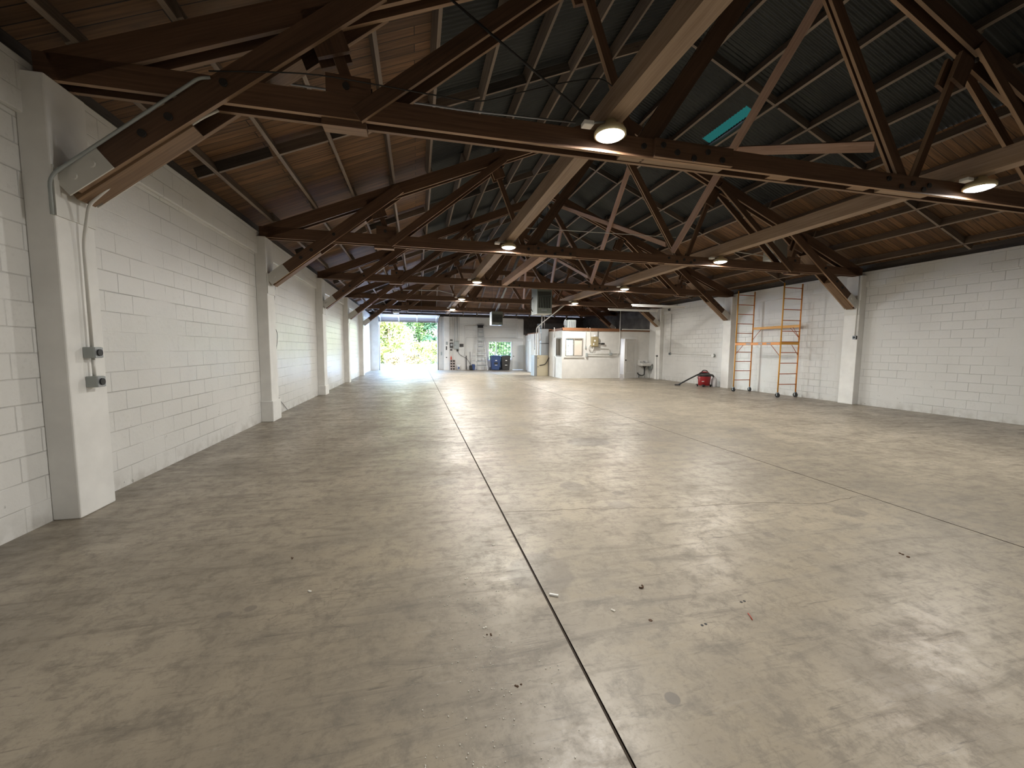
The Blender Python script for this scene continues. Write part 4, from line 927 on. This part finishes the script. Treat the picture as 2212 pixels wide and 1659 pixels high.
# furnace
t = thing('furnace', 'beige furnace cabinet with grey sheet metal duct above it', 'furnace', (7.0, 22, 0))
b = MB(); b.box(6.66, 7.33, 22.0, 22.7, 0, 1.18); b.build('cabinet', M_beige, t, .01)
b = MB(); b.box(6.50, 6.65, 22.02, 22.7, 0, 1.18); b.build('return_duct', M_zinc, t, .006)
b = MB(); b.box(6.90, 7.33, 22.02, 22.6, 1.18, 1.84); b.build('duct', M_zinc, t); b = MB(); b.box(6.90, 7.33, 22.02, 22.6, 1.87, 2.68); b.build('duct', M_zinc, t)
b = MB(); b.box(6.88, 7.34, 22.0, 22.62, 1.84, 1.87); b.box(6.88, 7.34, 22.0, 22.62, 2.68, 2.70); b.build('duct_seam', M_iron, t)
b = MB(); b.tube(arc([(7.36, 21.95, 1.05), (7.30, 21.95, .95), (7.15, 21.95, .66), (6.80, 21.95, .60)], .15), .022, 8); b.build('gas_hose', M_iron, t)
b = MB(); b.tube(arc([(6.78, 22.1, 1.20), (6.78, 22.1, 2.80)], .1), .05, 10); b.tube([(6.80, 22.0, 2.0), (6.80, 22.0, 2.45)], .06, 10); b.build('vent_pipe', M_shell, t)
for z in (1.02, .52): b = MB(); b.box(6.70, 6.74, 21.985, 22.0, z-.02, z+.02); b.build('latch', M_iron, t)
pipe('conduit', [(6.60, 22.0, 1.21), (6.60, 22.0, 2.72), (6.75, 21.4, 2.98), (7.30, 18.9, 3.86)], .028, M_emt, 'thick pale pipe rising beside the furnace then slanting to the roof beam', 'pipe', .12)
pipe('conduit', [(6.55, 22.05, 1.55), (6.50, 22.05, 1.50), (6.50, 22.05, 2.5), (6.62, 22.05, 2.72)], .012, M_iron, 'thin dark line looped beside the thick furnace pipe', 'pipe', .06)
pipe('vent_riser', [(6.97, 22.2, 2.70), (6.97, 22.2, 3.50)], .035, M_sun, 'white vent pipe rising above the furnace duct', 'pipe')
pipe('vent_riser', [(7.14, 22.25, 2.70), (7.14, 22.25, 3.52)], .016, M_emt, 'thinner pale pipe beside the white furnace vent', 'pipe')
b = MB(); b.box(7.0, 8.35, 22.4, 23.2, 2.70, 3.02); tag(b.build('duct_trunk', mat('black_duct', (.02, .02, .022), .6)), 'dark trunk duct lying over the furnace and the office', 'duct')
pipe('conduit', [(7.28, 20.95, 2.66), (7.28, 20.9, 2.70), (7.28, 20.85, 2.62), (7.28, 20.85, 2.16)], .022, M_emt, 'white bent pipe over the office side window', 'pipe', .05)
pipe('conduit', [(7.33, 20.86, .02), (7.33, 20.86, 1.08), (7.30, 20.95, 1.15)], .02, M_emt, 'white pipe on the office side wall below its window', 'pipe', .06)
# sink
def build_sink():
    sx, sy = 12.02, 19.80; t = thing('wall_sink', 'white wall-hung sink with pipes in the corner past the ajar door', 'sink', (sx, sy, 0))
    x0, x1, y0, y1 = 11.74, 12.32, OY-.50, OY
    b = MB(); b.hexa([(x0+.06, y0+.06, .66), (x1-.06, y0+.06, .66), (x1-.06, y1, .66), (x0+.06, y1, .66), (x0, y0, .76), (x1, y0, .76), (x1, y1, .76), (x0, y1, .76)])
    b.box(x0, x1, y0, y0+.04, .76, .81); b.box(x0, x0+.04, y0+.04, y1, .76, .81); b.box(x1-.04, x1, y0+.04, y1, .76, .81); b.box(x0, x1, y1-.06, y1, .81, .98); b.build('basin', M_porc, t, .012)
    b = MB(); b.tube(arc([(sx, OY-.05, .86), (sx, OY-.10, .92), (sx, OY-.24, .92), (sx, OY-.26, .86)], .05), .014, 8); b.cyl((sx-.12, OY-.08, .84), (sx-.12, OY-.08, .92), .022, 8); b.cyl((sx+.12, OY-.08, .84), (sx+.12, OY-.08, .92), .022, 8); b.build('tap', M_zinc, t)
    b = MB(); b.lathe((sx, OY-.25, .48), [(.02, 0), (.05, .1), (.14, .18)], 16); b.tube(arc([(sx, OY-.25, .5), (sx, OY-.25, .18), (sx-.12, OY-.2, .14), (sx-.26, OY-.08, .20), (sx-.26, OY-.02, .28)], .08), .028, 8); b.build('drain_trap', M_iron, t)
    b = MB(); b.tube([(sx-.2, OY-.04, .02), (sx-.2, OY-.04, .22)], .03, 8); b.tube([(sx+.16, OY-.04, .02), (sx+.16, OY-.04, .65)], .014, 8); b.build('supply_pipe', M_zinc, t)
    b = MB(); b.lathe((12.33, OY-.28, .62), [(.01, -.012), (.19, -.012), (.20, 0), (.19, .012), (.01, .012)], 24, axis=(1, 0, .05)); tag(b.build('hanging_tray', M_panelgrey), 'grey oval panel leaning at the wall side of sink', 'tray')
build_sink()

# marks and grit on the floor
GR = [('white', (.563, 2.923), 'pair of white crumbs near the long joint, farthest from the viewer'), ('chip', (.794, 2.215), 'white wood sliver lying against the long floor joint'), ('leaf', (1.369, 2.176), 'dark curled leaf scrap on the floor right of joint'.replace(' right of joint', ' past the white sliver')),
      ('hole', (1.89, 1.911), 'pair of dark anchor holes in a pale scuffed patch'), ('hole', (1.519, 1.786), 'pair of dark anchor holes nearer the viewer on clean floor'), ('ring', (1.251, 1.884), 'small dark ring mark on the floor'), ('twig', (1.822, 1.789), 'thin reddish twig on the floor'), ('white', (.305, 2.512), 'small white crumb beyond the grit trail'),
      ('white', (.333, 2.024), 'white crumb beside two dark crumbs'), ('dark', (.362, 1.971), 'dark crumbs beside a white crumb in the grit trail'), ('dark', (3.508, 2.128), 'dark lump alone on the floor toward the scaffold wall'), ('dark', (-.89, 3.044), 'dark crumb toward the outlet box wall'), ('white', (-.659, 2.58), 'white fleck toward the outlet box wall'), ('white', (1.089, 2.002), 'white chip between the ring mark and the joint'), ('dark', (.42, 1.619), 'brown crumb in the grit trail nearest the viewer')]
def blob(x, y, r, m, name, lab, n=2, h=.6):
    b = MB()
    for k in range(n):
        a = random.uniform(0, 6.28); cx, cy = (x+.7*r*k*math.cos(a)*2, y+.7*r*k*math.sin(a)*2); rr = r*random.uniform(.7, 1.1)
        b.lathe((cx, cy, 0), [(rr*.8, 0), (rr, rr*.3*h), (rr*.7, rr*.9*h), (rr*.15, rr*1.2*h)], 7)
    tag(b.build(name, m), lab, 'floor debris', 'scraps on the concrete floor')
for kind, (x, y), lab in GR:
    if kind == 'white': blob(x, y, .009, M_grit, 'grit_crumb', lab)
    elif kind == 'dark': blob(x, y, .013 if x > 3 else .007, M_leafc, 'grit_crumb', lab, 3)
    elif kind == 'chip': b = MB(); b.beam((x-.02, y+.012, .006), (x+.028, y-.014, .006), (0, 0, 1), .010, .012); tag(b.build('wood_chip', M_sun), lab, 'floor debris', 'scraps on the concrete floor')
    elif kind == 'leaf': b = MB(); b.tube(arc([(x-.015, y, .004), (x-.005, y-.012, .006), (x+.012, y-.006, .006), (x+.010, y+.010, .01)], .01), .005, 6); tag(b.build('leaf_scrap', M_leafc), lab, 'floor debris', 'scraps on the concrete floor')
    elif kind == 'twig': b = MB(); b.tube([(x-.012, y-.03, .003), (x, y, .006), (x+.010, y+.025, .003)], .0025, 5); tag(b.build('twig', M_cone), lab, 'floor debris', 'scraps on the concrete floor')
    elif kind == 'hole': b = MB(); b.cyl((x-.013, y, 0), (x-.013, y, .001), .008, 12); b.cyl((x+.013, y+.004, 0), (x+.013, y+.004, .001), .008, 12); tag(b.build('anchor_holes', M_black), lab, 'floor mark', 'scraps on the concrete floor')
    elif kind == 'ring': b = MB(); b.lathe((x, y, 0), [(.007, .0008), (.011, .0012), (.011, 0)], 16); tag(b.build('ring_mark', M_leafc), lab, 'floor mark', 'scraps on the concrete floor')
b = MB()
for k in range(260):
    u = random.random(); x = .30+.16*random.gauss(0, 1)+.05*u; y = 1.25+1.35*u; r = random.choice((.0018, .0025, .0035)); b.lathe((x, y, 0), [(r, 0), (r*.8, r), (r*.1, r*1.3)], 5)
tag(b.build('loose_grit', M_grit), 'trail of loose pale grit beside the long joint', 'grit', kind='stuff')

# ------------------------------------------------------------------ outdoors
b = MB(); b.face([(-60, YB+.25, -.03), (70, YB+.25, -.03), (70, 110, -.03), (-60, 110, -.03)]); struct(b.build('ground', M_gravel), 'sunlit pale ground outside')
def tree(name, lab, x, y, h, r, m, nleaf, size, trunk=True, low=.15):
    t = thing(name, lab, 'tree' if trunk else 'bush', (x, y, -.03), 'greenery beyond the garage opening')
    rnd = random.Random(int(x*100+y*10)); b = MB()
    cl = [(x+rnd.uniform(-.7, .7)*r, y+rnd.uniform(-.6, .6)*r, h*(low+(.95-low)*rnd.random()), r*rnd.uniform(.25, .45)) for _ in range(34)]
    for k in range(nleaf):
        cx, cy, cz, cr = rnd.choice(cl); v = Vector((rnd.gauss(0, 1), rnd.gauss(0, 1), rnd.gauss(0, 1))).normalized()*cr*(rnd.random()**.4)
        p = Vector((cx, cy, cz))+Vector((v.x, v.y, v.z*.85)); 
        if p.z < .05: continue
        d = Vector((rnd.uniform(-1, 1), rnd.uniform(-1, 1), rnd.uniform(-.9, .4))).normalized(); n = d.orthogonal().normalized(); n.rotate(Matrix.Rotation(rnd.uniform(0, 6.28), 3, d)); s = size*rnd.uniform(.6, 1.3)
        b.face([p, p+d*s*.5+n*s*.28, p+d*s, p+d*s*.5-n*s*.28])
    b.build('foliage', m, t)
    if trunk:
        b = MB(); b.tube([(x, y, -.05), (x+.1, y, h*.3), (x-.05, y, h*.6)], .09, 8)
        for k in range(5): a = rnd.uniform(0, 6.28); b.tube([(x, y, h*(.25+.07*k)), (x+r*.5*math.cos(a), y+r*.5*math.sin(a), h*(.45+.08*k))], .035, 6)
        b.build('trunk', M_bark, t)
TR = [(-5.4, 43, 7.6, 2.4, 2, 'dark green tree at the outlet box side of the garage opening'), (-2.6, 40.5, 5.6, 2.3, 1, 'yellow-green sunlit tree in the middle of the garage opening'), (.1, 44, 7.8, 2.4, 0, 'mid green tree behind the middle of garage opening'), (2.6, 42.5, 7.2, 2.2, 2, 'dark green tree near the bin side of the garage opening'), (5.2, 45, 7.6, 2.6, 0, 'mid green tree seen past the garage jamb'), (8.2, 43, 6.6, 2.4, 0, 'mid green tree seen through the barred window'), (10.6, 45, 7.2, 2.4, 2, 'dark green tree seen through the barred window'), (-9, 45, 8, 3, 0, 'mid green tree beyond the garage opening, farthest toward outlet box wall')]
for x, y, h, r, mi, lab in TR: tree('leafy_tree', lab, x, y, h, r, M_leaf[mi], 8000, .26, True, .10)
BU = [(-4.2, 39, 1.3, .9, 3, 'straw-coloured bush at the foot of the dark tree'), (-2.2, 38.5, 1.0, .8, 3, 'low straw-coloured bush in the middle of the garage opening'), (-.5, 38.6, 1.2, .9, 3, 'straw-coloured bush right below the mid green tree'.replace(' right', '')), (1.3, 38.2, 2.2, 1.0, 1, 'tall yellow-green bush at the bin side of garage opening'), (-3.4, 41.5, 2.4, 1.3, 0, 'mid green bush behind the straw-coloured bushes'), (.2, 41, 2.2, 1.3, 1, 'yellow-green bush under the mid green tree')]
for x, y, h, r, mi, lab in BU: tree('wild_bush', lab, x, y, h, r, M_leaf[mi], 2500, .18, False, .05)
